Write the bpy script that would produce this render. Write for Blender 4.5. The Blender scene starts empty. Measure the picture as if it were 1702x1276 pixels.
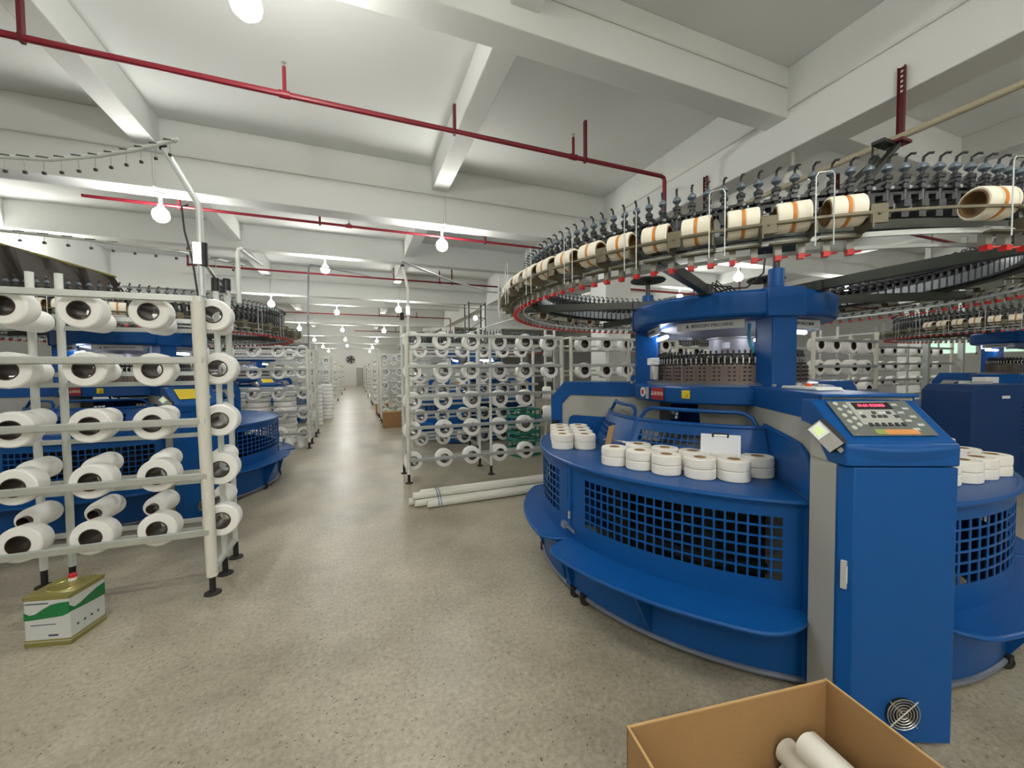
import bpy, bmesh, math, random
from mathutils import Vector, Matrix
random.seed(7)
scene = bpy.context.scene
COL = scene.collection
PI = math.pi
def R(d): return math.radians(d)

# ---------------------------------------------------------------- camera
F_PX = 658.0; YAW = R(21.55); TILT = R(1.95); ROLL = R(0.55); CAM_Z = 1.6
cam_d = bpy.data.cameras.new('camera'); cam = bpy.data.objects.new('camera', cam_d); COL.objects.link(cam)
cam_d.sensor_width = 36.0; cam_d.lens = F_PX / 1702 * 36.0; cam_d.clip_end = 200; cam_d.clip_start = 0.03
fw = Vector((math.sin(YAW)*math.cos(TILT), math.cos(YAW)*math.cos(TILT), -math.sin(TILT)))
rt = Vector((math.cos(YAW), -math.sin(YAW), 0)); up = rt.cross(fw)
r2 = rt*math.cos(ROLL) - up*math.sin(ROLL); u2 = up*math.cos(ROLL) + rt*math.sin(ROLL)
cam.matrix_world = Matrix(((r2.x, u2.x, -fw.x, 0), (r2.y, u2.y, -fw.y, 0), (r2.z, u2.z, -fw.z, CAM_Z), (0, 0, 0, 1)))
scene.camera = cam
# ---------------------------------------------------------------- world, exposure
w = bpy.data.worlds.new('world'); scene.world = w; w.use_nodes = True
w.node_tree.nodes['Background'].inputs[0].default_value = (0.75, 0.85, 1.0, 1)
w.node_tree.nodes['Background'].inputs[1].default_value = 0.3
scene.view_settings.view_transform = 'Standard'; scene.view_settings.look = 'None'
scene.view_settings.gamma = 1.0; scene.view_settings.use_curve_mapping = False
scene.view_settings.exposure = 0.58
BULB = 150.0        # bulb emission
TUBE = 14.0         # machine light tubes

# ---------------------------------------------------------------- materials
def srgb(r, g, b):
    f = lambda c: (c/255/12.92) if c/255 <= 0.04045 else ((c/255+0.055)/1.055)**2.4
    return (f(r), f(g), f(b), 1)
MATS = {}
def mat(name, col, rough=0.5, metal=0.0, emit=0.0, ecol=None, bump=0.0, bscale=40, var=0.0, vscale=3, spec=0.5, coat=0.0):
    m = bpy.data.materials.new(name); m.use_nodes = True; nt = m.node_tree; b = nt.nodes['Principled BSDF']
    b.inputs['Base Color'].default_value = col; b.inputs['Roughness'].default_value = rough; b.inputs['Metallic'].default_value = metal
    b.inputs['Specular IOR Level'].default_value = spec; b.inputs['Coat Weight'].default_value = coat
    if emit: b.inputs['Emission Color'].default_value = ecol or col; b.inputs['Emission Strength'].default_value = emit
    if bump or var:
        tc = nt.nodes.new('ShaderNodeTexCoord')
    if bump:
        n = nt.nodes.new('ShaderNodeTexNoise'); n.inputs['Scale'].default_value = bscale; n.inputs['Detail'].default_value = 3
        bp = nt.nodes.new('ShaderNodeBump'); bp.inputs['Strength'].default_value = bump; bp.inputs['Distance'].default_value = 0.02
        nt.links.new(tc.outputs['Object'], n.inputs['Vector']); nt.links.new(n.outputs['Fac'], bp.inputs['Height']); nt.links.new(bp.outputs['Normal'], b.inputs['Normal'])
    if var:
        n = nt.nodes.new('ShaderNodeTexNoise'); n.inputs['Scale'].default_value = vscale; n.inputs['Detail'].default_value = 5
        nt.links.new(tc.outputs['Object'], n.inputs['Vector'])
        mx = nt.nodes.new('ShaderNodeMix'); mx.data_type = 'RGBA'
        mx.inputs['A'].default_value = tuple(c*(1-var) for c in col[:3])+(1,); mx.inputs['B'].default_value = tuple(min(1, c*(1+var)) for c in col[:3])+(1,)
        nt.links.new(n.outputs['Fac'], mx.inputs['Factor']); nt.links.new(mx.outputs['Result'], b.inputs['Base Color'])
    MATS[name] = m; return m
mat('plaster', srgb(228, 230, 226), 0.85, bump=0.12, bscale=9, var=0.03, vscale=1.2, spec=0.2)
mat('wall_paint', srgb(222, 222, 216), 0.8, var=0.03)
mat('blue', srgb(8, 76, 142), 0.38, bump=0.03, bscale=260, spec=0.3)
mat('blue_dark', srgb(14, 54, 108), 0.4, spec=0.4)
mat('leg_grey', srgb(168, 168, 160), 0.55, bump=0.03, bscale=300)
mat('dark_steel', srgb(62, 66, 60), 0.45, 0.5)
mat('black', srgb(22, 22, 23), 0.5)
mat('black_rubber', srgb(40, 38, 36), 0.8)
mat('rail', srgb(190, 192, 186), 0.4, 0.55)
mat('steel', srgb(200, 200, 198), 0.28, 0.9)
mat('galv', srgb(196, 201, 198), 0.42, 0.35)
mat('post_white', srgb(214, 217, 211), 0.6)
mat('tape_white', srgb(222, 220, 208), 0.7, bump=0.3, bscale=30)
mat('brass', srgb(108, 103, 84), 0.5, 0.5)
mat('bobbin_white', srgb(238, 232, 214), 0.65)
mat('bobbin_orange', srgb(206, 132, 52), 0.6)
mat('tube_brown', srgb(122, 92, 56), 0.6)
mat('yarn', srgb(246, 245, 241), 0.85, bump=0.1, bscale=120)
mat('core', srgb(64, 50, 40), 0.28)
mat('core_light', srgb(160, 128, 84), 0.7)
mat('cake', srgb(240, 236, 226), 0.8, bump=0.08, bscale=150)
mat('red_pipe', srgb(122, 22, 36), 0.45)
mat('red_dark', srgb(96, 26, 34), 0.5)
mat('red_clip', srgb(205, 40, 34), 0.4)
mat('pvc', srgb(226, 224, 212), 0.45)
mat('pipe_tan', srgb(168, 160, 134), 0.5)
mat('card', srgb(158, 122, 78), 0.8, bump=0.05, bscale=60, var=0.06, vscale=6)
mat('card_edge', srgb(190, 155, 105), 0.9)
mat('feeder_dark', srgb(52, 54, 56), 0.42, 0.2)
mat('feeder_grey', srgb(128, 133, 138), 0.35, 0.4)
mat('feeder_knob', srgb(92, 104, 114), 0.35)
mat('cam_brown', srgb(116, 104, 100), 0.4, 0.7)
mat('needle_dark', srgb(38, 36, 34), 0.5, 0.3)
mat('white_plastic', srgb(232, 233, 232), 0.4)
mat('hood', srgb(176, 174, 178), 0.4, 0.2)
mat('bulb', (1, 1, 1, 1), 0.5, emit=BULB, ecol=(1.0, 0.982, 0.935, 1))
mat('bulb_off', srgb(205, 208, 200), 0.25)
mat('tube_light', (1, 1, 1, 1), 0.5, emit=TUBE, ecol=(0.86, 0.90, 1.0, 1))
mat('led_red', (0.9, 0.02, 0.04, 1), 0.5, emit=2.2, ecol=(1.0, 0.06, 0.12, 1))
mat('lcd', srgb(190, 210, 140), 0.3, emit=0.3, ecol=(0.85, 1.0, 0.55, 1))
mat('lcd_rim', srgb(235, 240, 240), 0.3, emit=0.12)
mat('panel_grey', srgb(108, 114, 110), 0.35)
mat('panel_light', srgb(176, 178, 172), 0.35)
mat('button', srgb(196, 198, 192), 0.4)
mat('button_dark', srgb(64, 66, 64), 0.4)
mat('orange_label', srgb(222, 150, 88), 0.5)
mat('green_label', srgb(150, 165, 90), 0.5)
mat('yellow', srgb(222, 196, 40), 0.45)
mat('red_sign', srgb(150, 26, 26), 0.45)
mat('sign_text', srgb(226, 200, 180), 0.5)
mat('text_dark', srgb(60, 70, 90), 0.5)
mat('tin_white', srgb(205, 208, 206), 0.35, 0.1)
mat('tin_gold', srgb(160, 153, 88), 0.32, 0.6)
mat('rim_grey', srgb(120, 126, 140), 0.45, 0.3)
mat('clip_grey', srgb(150, 150, 142), 0.45, 0.3)
mat('tin_green', srgb(24, 116, 62), 0.35)
mat('red_cap', srgb(200, 40, 50), 0.4)
mat('strap_blue', srgb(70, 92, 140), 0.5)
mat('paper', srgb(228, 230, 236), 0.7)
mat('teal', srgb(50, 130, 112), 0.5)
mat('black_cloth', srgb(76, 70, 66), 0.6, bump=0.4, bscale=8, var=0.3, vscale=5)
mat('fabric', srgb(236, 232, 220), 0.9, bump=0.2, bscale=40)
mat('hose_cyan', srgb(70, 180, 200), 0.4)
mat('glow_window', srgb(190, 230, 205), 0.5, emit=0.6, ecol=(0.62, 0.9, 0.72, 1))
mat('orange_btn', srgb(220, 90, 40), 0.4)
mat('board_white', srgb(222, 225, 218), 0.6)

def floor_mat():
    m = bpy.data.materials.new('concrete_floor'); m.use_nodes = True; nt = m.node_tree; L = nt.links; N = nt.nodes.new
    b = nt.nodes['Principled BSDF']; tc = N('ShaderNodeTexCoord')
    n1 = N('ShaderNodeTexNoise'); n1.inputs['Scale'].default_value = 0.9; n1.inputs['Detail'].default_value = 8; n1.inputs['Roughness'].default_value = 0.62
    n2 = N('ShaderNodeTexNoise'); n2.inputs['Scale'].default_value = 38; n2.inputs['Detail'].default_value = 5; n2.inputs['Roughness'].default_value = 0.7
    v = N('ShaderNodeTexVoronoi'); v.inputs['Scale'].default_value = 62; v2 = N('ShaderNodeTexVoronoi'); v2.inputs['Scale'].default_value = 95
    wn = N('ShaderNodeTexNoise'); wn.inputs['Scale'].default_value = 60; wv = N('ShaderNodeVectorMath'); wv.operation = 'MULTIPLY_ADD'; wv.inputs[1].default_value = (0.03, 0.03, 0.03)
    L.new(tc.outputs['Object'], wn.inputs['Vector']); L.new(wn.outputs['Color'], wv.inputs[0]); L.new(tc.outputs['Object'], wv.inputs[2])
    for n in (n1, n2): L.new(tc.outputs['Object'], n.inputs['Vector'])
    for n in (v, v2): L.new(wv.outputs[0], n.inputs['Vector'])
    c1 = N('ShaderNodeValToRGB'); e = c1.color_ramp.elements
    e[0].position = 0.34; e[0].color = srgb(146, 138, 120); e[1].position = 0.7; e[1].color = srgb(192, 184, 163); L.new(n1.outputs['Fac'], c1.inputs['Fac'])
    c2 = N('ShaderNodeValToRGB'); e = c2.color_ramp.elements
    e[0].position = 0.33; e[0].color = (0.72, 0.72, 0.72, 1); e[1].position = 0.66; e[1].color = (1.12, 1.12, 1.12, 1); L.new(n2.outputs['Fac'], c2.inputs['Fac'])
    mu = N('ShaderNodeMix'); mu.data_type = 'RGBA'; mu.blend_type = 'MULTIPLY'; mu.inputs['Factor'].default_value = 1
    L.new(c1.outputs['Color'], mu.inputs['A']); L.new(c2.outputs['Color'], mu.inputs['B'])
    # dark chips: small cells whose random colour passes a threshold
    sep = N('ShaderNodeSeparateColor'); L.new(v.outputs['Color'], sep.inputs['Color'])
    t1 = N('ShaderNodeMath'); t1.operation = 'GREATER_THAN'; t1.inputs[1].default_value = 0.85; L.new(sep.outputs['Red'], t1.inputs[0])
    t2 = N('ShaderNodeMath'); t2.operation = 'LESS_THAN'; t2.inputs[1].default_value = 0.27; L.new(v.outputs['Distance'], t2.inputs[0])
    t3 = N('ShaderNodeMath'); t3.operation = 'MULTIPLY'; L.new(t1.outputs[0], t3.inputs[0]); L.new(t2.outputs[0], t3.inputs[1])
    t4 = N('ShaderNodeMath'); t4.operation = 'MULTIPLY'; t4.inputs[1].default_value = 0.9; L.new(t3.outputs[0], t4.inputs[0])
    m2 = N('ShaderNodeMix'); m2.data_type = 'RGBA'; m2.inputs['B'].default_value = srgb(84, 78, 68); L.new(t4.outputs[0], m2.inputs['Factor']); L.new(mu.outputs['Result'], m2.inputs['A'])
    s2 = N('ShaderNodeSeparateColor'); L.new(v2.outputs['Color'], s2.inputs['Color'])
    a1 = N('ShaderNodeMath'); a1.operation = 'GREATER_THAN'; a1.inputs[1].default_value = 0.9; L.new(s2.outputs['Green'], a1.inputs[0])
    a2 = N('ShaderNodeMath'); a2.operation = 'LESS_THAN'; a2.inputs[1].default_value = 0.26; L.new(v2.outputs['Distance'], a2.inputs[0])
    a3 = N('ShaderNodeMath'); a3.operation = 'MULTIPLY'; L.new(a1.outputs[0], a3.inputs[0]); L.new(a2.outputs[0], a3.inputs[1])
    a4 = N('ShaderNodeMath'); a4.operation = 'MULTIPLY'; a4.inputs[1].default_value = 0.6; L.new(a3.outputs[0], a4.inputs[0])
    m3 = N('ShaderNodeMix'); m3.data_type = 'RGBA'; m3.inputs['B'].default_value = srgb(205, 200, 186); L.new(a4.outputs[0], m3.inputs['Factor']); L.new(m2.outputs['Result'], m3.inputs['A'])
    L.new(m3.outputs['Result'], b.inputs['Base Color'])
    rr = N('ShaderNodeMapRange'); rr.inputs['To Min'].default_value = 0.2; rr.inputs['To Max'].default_value = 0.5; L.new(n1.outputs['Fac'], rr.inputs['Value']); L.new(rr.outputs[0], b.inputs['Roughness'])
    bp = N('ShaderNodeBump'); bp.inputs['Strength'].default_value = 0.12; bp.inputs['Distance'].default_value = 0.01; L.new(n2.outputs['Fac'], bp.inputs['Height']); L.new(bp.outputs['Normal'], b.inputs['Normal'])
    MATS['floor'] = m
floor_mat()

# ---------------------------------------------------------------- mesh helpers
class MB:
    def __init__(s): s.v = []; s.f = []; s.m = []; s.mats = []; s.cur = 0; s.X = None
    def use(s, name):
        if name not in s.mats: s.mats.append(name)
        s.cur = s.mats.index(name); return s
    def add(s, vs, fs):
        o = len(s.v)
        if s.X is not None: vs = [tuple(s.X @ Vector(p)) for p in vs]
        s.v += [tuple(p) for p in vs]; s.f += [tuple(i+o for i in f) for f in fs]; s.m += [s.cur]*len(fs); return s
    def box(s, c, d, rz=0.0, M=None):
        x, y, z = d[0]/2, d[1]/2, d[2]/2; cr, sr = math.cos(rz), math.sin(rz); vs = []
        for dx, dy, dz in ((-x,-y,-z),(x,-y,-z),(x,y,-z),(-x,y,-z),(-x,-y,z),(x,-y,z),(x,y,z),(-x,y,z)):
            if M is not None: p = M @ Vector((dx, dy, dz)); vs.append((c[0]+p.x, c[1]+p.y, c[2]+p.z))
            else: vs.append((c[0]+dx*cr-dy*sr, c[1]+dx*sr+dy*cr, c[2]+dz))
        return s.add(vs, [(0,3,2,1),(4,5,6,7),(0,1,5,4),(1,2,6,5),(2,3,7,6),(3,0,4,7)])
    def bar(s, p, q, w, h):          # box from p to q
        p = Vector(p); q = Vector(q); d = q-p; L = d.length; d.normalize()
        u = Vector((0,0,1)).cross(d)
        if u.length < 1e-4: u = Vector((1,0,0))
        u.normalize(); v = d.cross(u); vs = []
        for t in (p, q):
            for a, b in ((-1,-1),(1,-1),(1,1),(-1,1)): vs.append(t+u*(a*w/2)+v*(b*h/2))
        return s.add(vs, [(0,3,2,1),(4,5,6,7),(0,1,5,4),(1,2,6,5),(2,3,7,6),(3,0,4,7)])
    def cyl(s, p, q, r, r1=None, n=16, caps=True):
        r1 = r if r1 is None else r1; p = Vector(p); q = Vector(q); d = (q-p).normalized()
        u = d.orthogonal().normalized(); v = d.cross(u); vs = []
        for t, rr in ((p, r), (q, r1)):
            for i in range(n):
                a = 2*PI*i/n; vs.append(t+u*(rr*math.cos(a))+v*(rr*math.sin(a)))
        fs = [(i, (i+1) % n, n+(i+1) % n, n+i) for i in range(n)]
        if caps: fs += [tuple(range(n-1, -1, -1)), tuple(range(n, 2*n))]
        return s.add(vs, fs)
    def tube(s, pts, r, n=8, closed=False):
        pts = [Vector(p) for p in pts]; k = len(pts); vs = []; fs = []; u = None
        for i, p in enumerate(pts):
            if closed: d = pts[(i+1) % k]-pts[i-1]
            else: d = pts[min(i+1, k-1)]-pts[max(i-1, 0)]
            d.normalize()
            u = d.orthogonal().normalized() if u is None else (u-d*u.dot(d)).normalized()
            v = d.cross(u)
            for j in range(n):
                a = 2*PI*j/n; vs.append(p+u*(r*math.cos(a))+v*(r*math.sin(a)))
        for i in range(k if closed else k-1):
            b = (i+1) % k
            for j in range(n): fs.append((i*n+j, i*n+(j+1) % n, b*n+(j+1) % n, b*n+j))
        if not closed: fs += [tuple(range(n-1, -1, -1)), tuple((k-1)*n+j for j in range(n))]
        return s.add(vs, fs)
    def lathe(s, prof, n=48, a0=0.0, a1=360.0, c=(0,0,0), axis='z', loop=True):
        """prof: (r, h) points of a closed loop (or open if loop False), turned about the axis"""
        full = abs(a1-a0) >= 359.99; k = len(prof); m = n if full else n+1; vs = []; fs = []
        for i in range(m):
            a = R(a0+(a1-a0)*i/n); ca, sa = math.cos(a), math.sin(a)
            for r, h in prof:
                if axis == 'z': vs.append((c[0]+r*ca, c[1]+r*sa, c[2]+h))
                else: vs.append((c[0]+r*ca, c[1]+h, c[2]+r*sa))
        e = k if loop else k-1
        for i in range(n):
            j = (i+1) % m
            for t in range(e): fs.append((i*k+t, j*k+t, j*k+(t+1) % k, i*k+(t+1) % k))
        if not full and loop: fs += [tuple(range(k)), tuple(n*k+t for t in range(k-1, -1, -1))]
        return s.add(vs, fs)
    def prism(s, poly, o, u, v, w):   # polygon (a, b) -> o + a*u + b*v, thickness vector w
        o, u, v, w = map(Vector, (o, u, v, w)); k = len(poly)
        a = [o+u*p[0]+v*p[1] for p in poly]; vs = a+[p+w for p in a]
        fs = [tuple(range(k)), tuple(range(2*k-1, k-1, -1))]+[(i, (i+1) % k, k+(i+1) % k, k+i) for i in range(k)]
        return s.add(vs, fs)
    def perf(s, fn, us, zs, solid, t):
        """sheet with holes: fn(u, z, w) -> point; solid(i, j) tells which cells are filled"""
        nu, nz = len(us), len(zs); ids = {}; vs = []; fs = []
        def V(i, j, w):
            k = (i, j, w)
            if k not in ids: ids[k] = len(vs); vs.append(fn(us[i], zs[j], t if w else 0))
            return ids[k]
        S = lambda i, j: 0 <= i < nu-1 and 0 <= j < nz-1 and solid(i, j)
        for i in range(nu-1):
            for j in range(nz-1):
                if not S(i, j): continue
                fs.append((V(i,j,0), V(i+1,j,0), V(i+1,j+1,0), V(i,j+1,0))); fs.append((V(i,j,1), V(i,j+1,1), V(i+1,j+1,1), V(i+1,j,1)))
                if not S(i-1, j): fs.append((V(i,j,0), V(i,j+1,0), V(i,j+1,1), V(i,j,1)))
                if not S(i+1, j): fs.append((V(i+1,j,0), V(i+1,j,1), V(i+1,j+1,1), V(i+1,j+1,0)))
                if not S(i, j-1): fs.append((V(i,j,0), V(i,j,1), V(i+1,j,1), V(i+1,j,0)))
                if not S(i, j+1): fs.append((V(i,j+1,0), V(i+1,j+1,0), V(i+1,j+1,1), V(i,j+1,1)))
        return s.add(vs, fs)
    def build(s, name, parent=None, loc=None, rz=0.0, smooth=35, bevel=0.0):
        me = bpy.data.meshes.new(name); me.from_pydata(s.v, [], s.f)
        for mn in s.mats: me.materials.append(MATS[mn])
        me.polygons.foreach_set('material_index', s.m)
        bm = bmesh.new(); bm.from_mesh(me); bmesh.ops.recalc_face_normals(bm, faces=bm.faces); bm.to_mesh(me); bm.free()
        if smooth:
            me.polygons.foreach_set('use_smooth', [True]*len(me.polygons)); me.set_sharp_from_angle(angle=R(smooth))
        o = bpy.data.objects.new(name, me); COL.objects.link(o)
        if bevel:
            b = o.modifiers.new('bevel', 'BEVEL'); b.width = bevel; b.segments = 2; b.limit_method = 'ANGLE'; b.angle_limit = R(40)
        if parent: o.parent = parent
        if loc: o.location = loc
        o.rotation_euler.z = rz
        return o
def mb(name): return MB().use(name)
def tag(o, label, cat, group=None, kind=None):
    if label: o['label'] = label
    if cat: o['category'] = cat
    if group: o['group'] = group
    if kind: o['kind'] = kind
    return o
def thing(name, label, cat, loc=(0, 0, 0), rz=0.0, group=None):
    o = bpy.data.objects.new(name, None); COL.objects.link(o); o.location = loc; o.rotation_euler.z = rz; o.empty_display_size = 0.1
    return tag(o, label, cat, group)
KIDS = {}
def kids(o):
    return [c for c in KIDS.get(o.name, [])]
def index_kids():
    KIDS.clear()
    for o in bpy.data.objects:
        if o.parent: KIDS.setdefault(o.parent.name, []).append(o)
def copy_tree(o, parent=None):
    c = o.copy(); COL.objects.link(c); c.parent = parent
    for ch in kids(o): copy_tree(ch, c)
    return c
def struct(m, name, **k):
    o = m.build(name, **k); o['kind'] = 'structure'; return o
def text_mesh(txt, size, matname, name, parent, M, depth=0.0008, align='CENTER'):
    cu = bpy.data.curves.new(name, 'FONT'); cu.body = txt; cu.size = size; cu.align_x = align; cu.align_y = 'CENTER'; cu.extrude = depth
    t = bpy.data.objects.new('tmp_text', cu); COL.objects.link(t); bpy.context.view_layer.update()
    me = bpy.data.meshes.new_from_object(t.evaluated_get(bpy.context.evaluated_depsgraph_get())); bpy.data.objects.remove(t)
    me.materials.clear(); me.materials.append(MATS[matname])
    o = bpy.data.objects.new(name, me); COL.objects.link(o); o.parent = parent; o.matrix_local = M
    return o
def frame_matrix(o, x, y, z):
    x, y, z = Vector(x).normalized(), Vector(y).normalized(), Vector(z).normalized()
    return Matrix(((x.x, y.x, z.x, o[0]), (x.y, y.y, z.y, o[1]), (x.z, y.z, z.z, o[2]), (0, 0, 0, 1)))
ORD = ['first','second','third','fourth','fifth','sixth','seventh','eighth','ninth','tenth','eleventh','twelfth','thirteenth','fourteenth','fifteenth','sixteenth','seventeenth','eighteenth','nineteenth','twentieth','twenty-first','twenty-second','twenty-third','twenty-fourth']
# ================================================================ the room
X0, X1, Y0, Y1, ZC = -14.5, 24.0, -5.5, 49.5, 5.1
ZM, ZS = 4.14, 4.52               # undersides of deep and shallow cross beams
struct(mb('floor').box(((X0+X1)/2, (Y0+Y1)/2, -0.05), (X1-X0+1, Y1-Y0+1, 0.1)), 'floor', smooth=0)
struct(mb('plaster').box(((X0+X1)/2, (Y0+Y1)/2, ZC+0.06), (X1-X0+1, Y1-Y0+1, 0.12)), 'ceiling', smooth=0)
struct(mb('wall_paint').box((X0-0.1, (Y0+Y1)/2, ZC/2), (0.2, Y1-Y0, ZC)), 'wall_left', smooth=0)
struct(mb('wall_paint').box(((X0+X1)/2, Y0-0.1, ZC/2), (X1-X0, 0.2, ZC)), 'wall_back', smooth=0)
struct(mb('wall_paint').box(((X0+X1)/2, Y1+0.1, ZC/2), (X1-X0, 0.2, ZC)), 'wall_front', smooth=0)
# right wall with a band of green-tinted windows
wr = mb('wall_paint'); WY = [(2.6, 5.0), (5.4, 7.8), (8.2, 10.6)]
wr.box((X1+0.1, (Y0+Y1)/2, 1.05), (0.2, Y1-Y0, 2.1)); wr.box((X1+0.1, (Y0+Y1)/2, 3.95), (0.2, Y1-Y0, 2.3))
ys = [Y0]+[v for a in WY for v in a]+[Y1]
for i in range(0, len(ys), 2): wr.box((X1+0.1, (ys[i]+ys[i+1])/2, 2.45), (0.2, ys[i+1]-ys[i], 0.7))
struct(wr, 'wall_right', smooth=0)
for i, (a, b) in enumerate(WY):
    wo = mb('white_plastic')
    for y in (a+0.03, (a+b)/2, b-0.03): wo.box((X1+0.06, y, 2.45), (0.06, 0.06, 0.7))
    for z in (2.13, 2.77): wo.box((X1+0.06, (a+b)/2, z), (0.06, b-a, 0.06))
    o = struct(wo, 'window_%d' % (i+1), smooth=0)
    mb('glow_window').box((X1+0.08, (a+b)/2, 2.45), (0.012, b-a-0.06, 0.64)).build('pane', o, smooth=0)
tn = 0
def trim(m):
    global tn
    tn += 1; return struct(m, 'trim_%d' % tn, smooth=0, bevel=0.012)
BAY = 7.85
main_y = [6.9-BAY+BAY*k for k in range(7)]
sec_y = [3.21-BAY+BAY*k for k in range(7)]
for y in main_y: trim(mb('plaster').box(((X0+X1)/2, y+0.17, (ZM+ZC)/2), (X1-X0, 0.34, ZC-ZM)))
for y in sec_y: trim(mb('plaster').box(((X0+X1)/2, y+0.14, (ZS+ZC)/2), (X1-X0, 0.28, ZC-ZS)))
for x in (-6.6, 4.97, 16.6): trim(mb('plaster').box((x, (Y0+Y1)/2, (ZM+ZC)/2), (0.4, Y1-Y0, ZC-ZM)))
for x in (-10.4, -2.56, 1.42, 8.85, 12.8, 20.4): trim(mb('plaster').box((x, (Y0+Y1)/2, (4.7+ZC)/2), (0.27, Y1-Y0, ZC-4.7)))
for y in main_y:
    for x in (-6.6, 5.05, 16.6):
        if y < 0 and x > 0: continue
        trim(mb('plaster').box((x, y+0.17, ZM/2), (0.62, 0.55, ZM)))
# thin surface conduits on the beams
trim(mb('wall_paint').box((4.755, 2.4, 4.62), (0.03, 9.0, 0.025)))
for y in main_y[1:3]: trim(mb('wall_paint').box((0, y-0.012, 4.62), (9.5, 0.024, 0.02)))
for x in (-2.5, 1.5):
    for y in main_y[1:3]: trim(mb('wall_paint').box((x, y-0.012, 4.38), (0.03, 0.024, 0.46)))
trim(mb('wall_paint').box((1.6, 3.198, 4.86), (6.3, 0.024, 0.02)))
# double door and notice board at the far end
wd = mb('leg_grey').box((0.75, Y1-0.05, 1.05), (1.3, 0.1, 2.1)); wd.use('black').box((0.75, Y1-0.105, 1.05), (0.02, 0.02, 2.0))
struct(wd, 'door_1', smooth=0)

# ================================================================ lamps
def make_lamp():
    t = thing('ceiling_bulb', 'bare round bulb hanging under a white beam', 'lamp')
    mb('white_plastic').cyl((0,0,0.30), (0,0,0.27), 0.07, n=20).build('ceiling_rose', t)
    mb('white_plastic').cyl((0,0,0.27), (0,0,0.13), 0.022, n=12).build('stem', t)
    mb('white_plastic').lathe([(0.0,0.14),(0.035,0.14),(0.04,0.085),(0.0,0.085)], 16, loop=False).build('socket', t)
    prof = [(0.0,-0.105),(0.05,-0.095),(0.088,-0.06),(0.102,-0.01),(0.09,0.045),(0.055,0.085),(0.0,0.09)]
    mb('bulb').lathe(prof, 14, loop=False).build('bulb', t)
    return t
lamp0 = make_lamp(); index_kids(); lamp_used = [False]
def lamp(x, y, z, label, grp=None):
    if not lamp_used[0]: o = lamp0; lamp_used[0] = True
    else: o = copy_tree(lamp0)
    o.location = (x, y, z); o['label'] = label
    if grp: o['group'] = grp
    elif 'group' in o: del o['group']
    return o
G = 'bare bulbs hanging from the ceiling beams'
lamp(-0.66, 3.35, 4.20, 'large glaring bulb at the top edge, nearest of all the lamps', G)
lamp(-2.5, 7.07, 3.84, 'bright bulb under the deep beam above the left yarn rack and its bent pole', G)
lamp(1.48, 7.07, 3.84, 'bright yellowish bulb under the deep beam above the right yarn rack', G)
lamp(-6.05, 11.2, 4.22, 'glaring bulb at the far left above the black cloth', G)
lamp(-0.66, 11.2, 4.22, 'bright bulb above the aisle, second from the viewer in its line', G)
lamp(-2.5, 14.92, 3.84, 'bulb left of the aisle above the far rack of stacked rolls', G)
lamp(1.5, 14.92, 3.84, 'bulb just beside the bent white pole of the right rack', G)
lamp(8.8, 7.07, 3.84, 'bulb seen behind the thin spoke above the big machine', G)
lamp(13.0, 7.07, 3.84, 'bulb right of the big machine top frame under the dark spoke', G)
lamp(11.0, 11.2, 4.22, 'bulb just above the left part of the big machine top frame', G)
lamp(5.6, 19.05, 4.22, 'bulb beside the steel tower above the right rack', G)
lamp(9.6, 14.92, 3.84, 'small bulb low under the feeder ring between the rack tops', G)
for k in range(5):
    yy = 11.2+BAY*(k+1)
    if yy < Y1-1: lamp(-0.70, yy, 4.22, 'small far bulb in the middle line above the aisle, %s from the viewer' % ORD[k+2], 'far bulbs above the aisle, middle line')
for k in range(4):
    yy = 14.92+BAY*(k+1)
    if yy < Y1-1:
        lamp(1.5, yy, 3.84, 'small far bulb in the right line above the aisle, %s of the far ones' % ORD[k], 'far bulbs above the aisle, right line')
        lamp(-2.6, yy, 3.84, 'small far bulb in the left line above the aisle, %s of the far ones' % ORD[k], 'far bulbs above the aisle, left line')
# unseen hall lamps behind and beside the viewer, some added to brighten the foreground
OFF = 'unseen bulb outside the view, lighting the foreground'
for x, y, z in ((-0.66,-4.5,4.22),(1.5,-0.78,3.84),(-2.5,-0.78,3.84),(4.2,-4.5,4.22),(-7.6,3.35,4.22),(8.0,-0.78,3.84),(-4.6,-4.5,4.22),(-10.0,7.07,3.84),(13.0,-0.78,3.84),(0.2,-2.4,3.84)):
    lamp(x, y, z, 'unseen ceiling bulb beyond the edge of the picture, lighting the foreground', 'unseen bulbs beyond the edge of the picture')
t = thing('ceiling_bulb', 'unlit globe bulb hanging under the right beam above the feeder ring', 'lamp', (4.86, 3.2, 3.84))
mb('rail').cyl((0,0,0.30), (0,0,0.12), 0.02, n=10).build('stem', t)
mb('feeder_grey').lathe([(0.0,0.13),(0.05,0.13),(0.06,0.1),(0.035,0.07),(0.0,0.07)], 16, loop=False).build('socket', t)
mb('bulb_off').lathe([(0.0,-0.15),(0.06,-0.14),(0.095,-0.09),(0.1,-0.02),(0.085,0.05),(0.035,0.085),(0.0,0.085)], 20, loop=False).build('globe', t)

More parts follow.
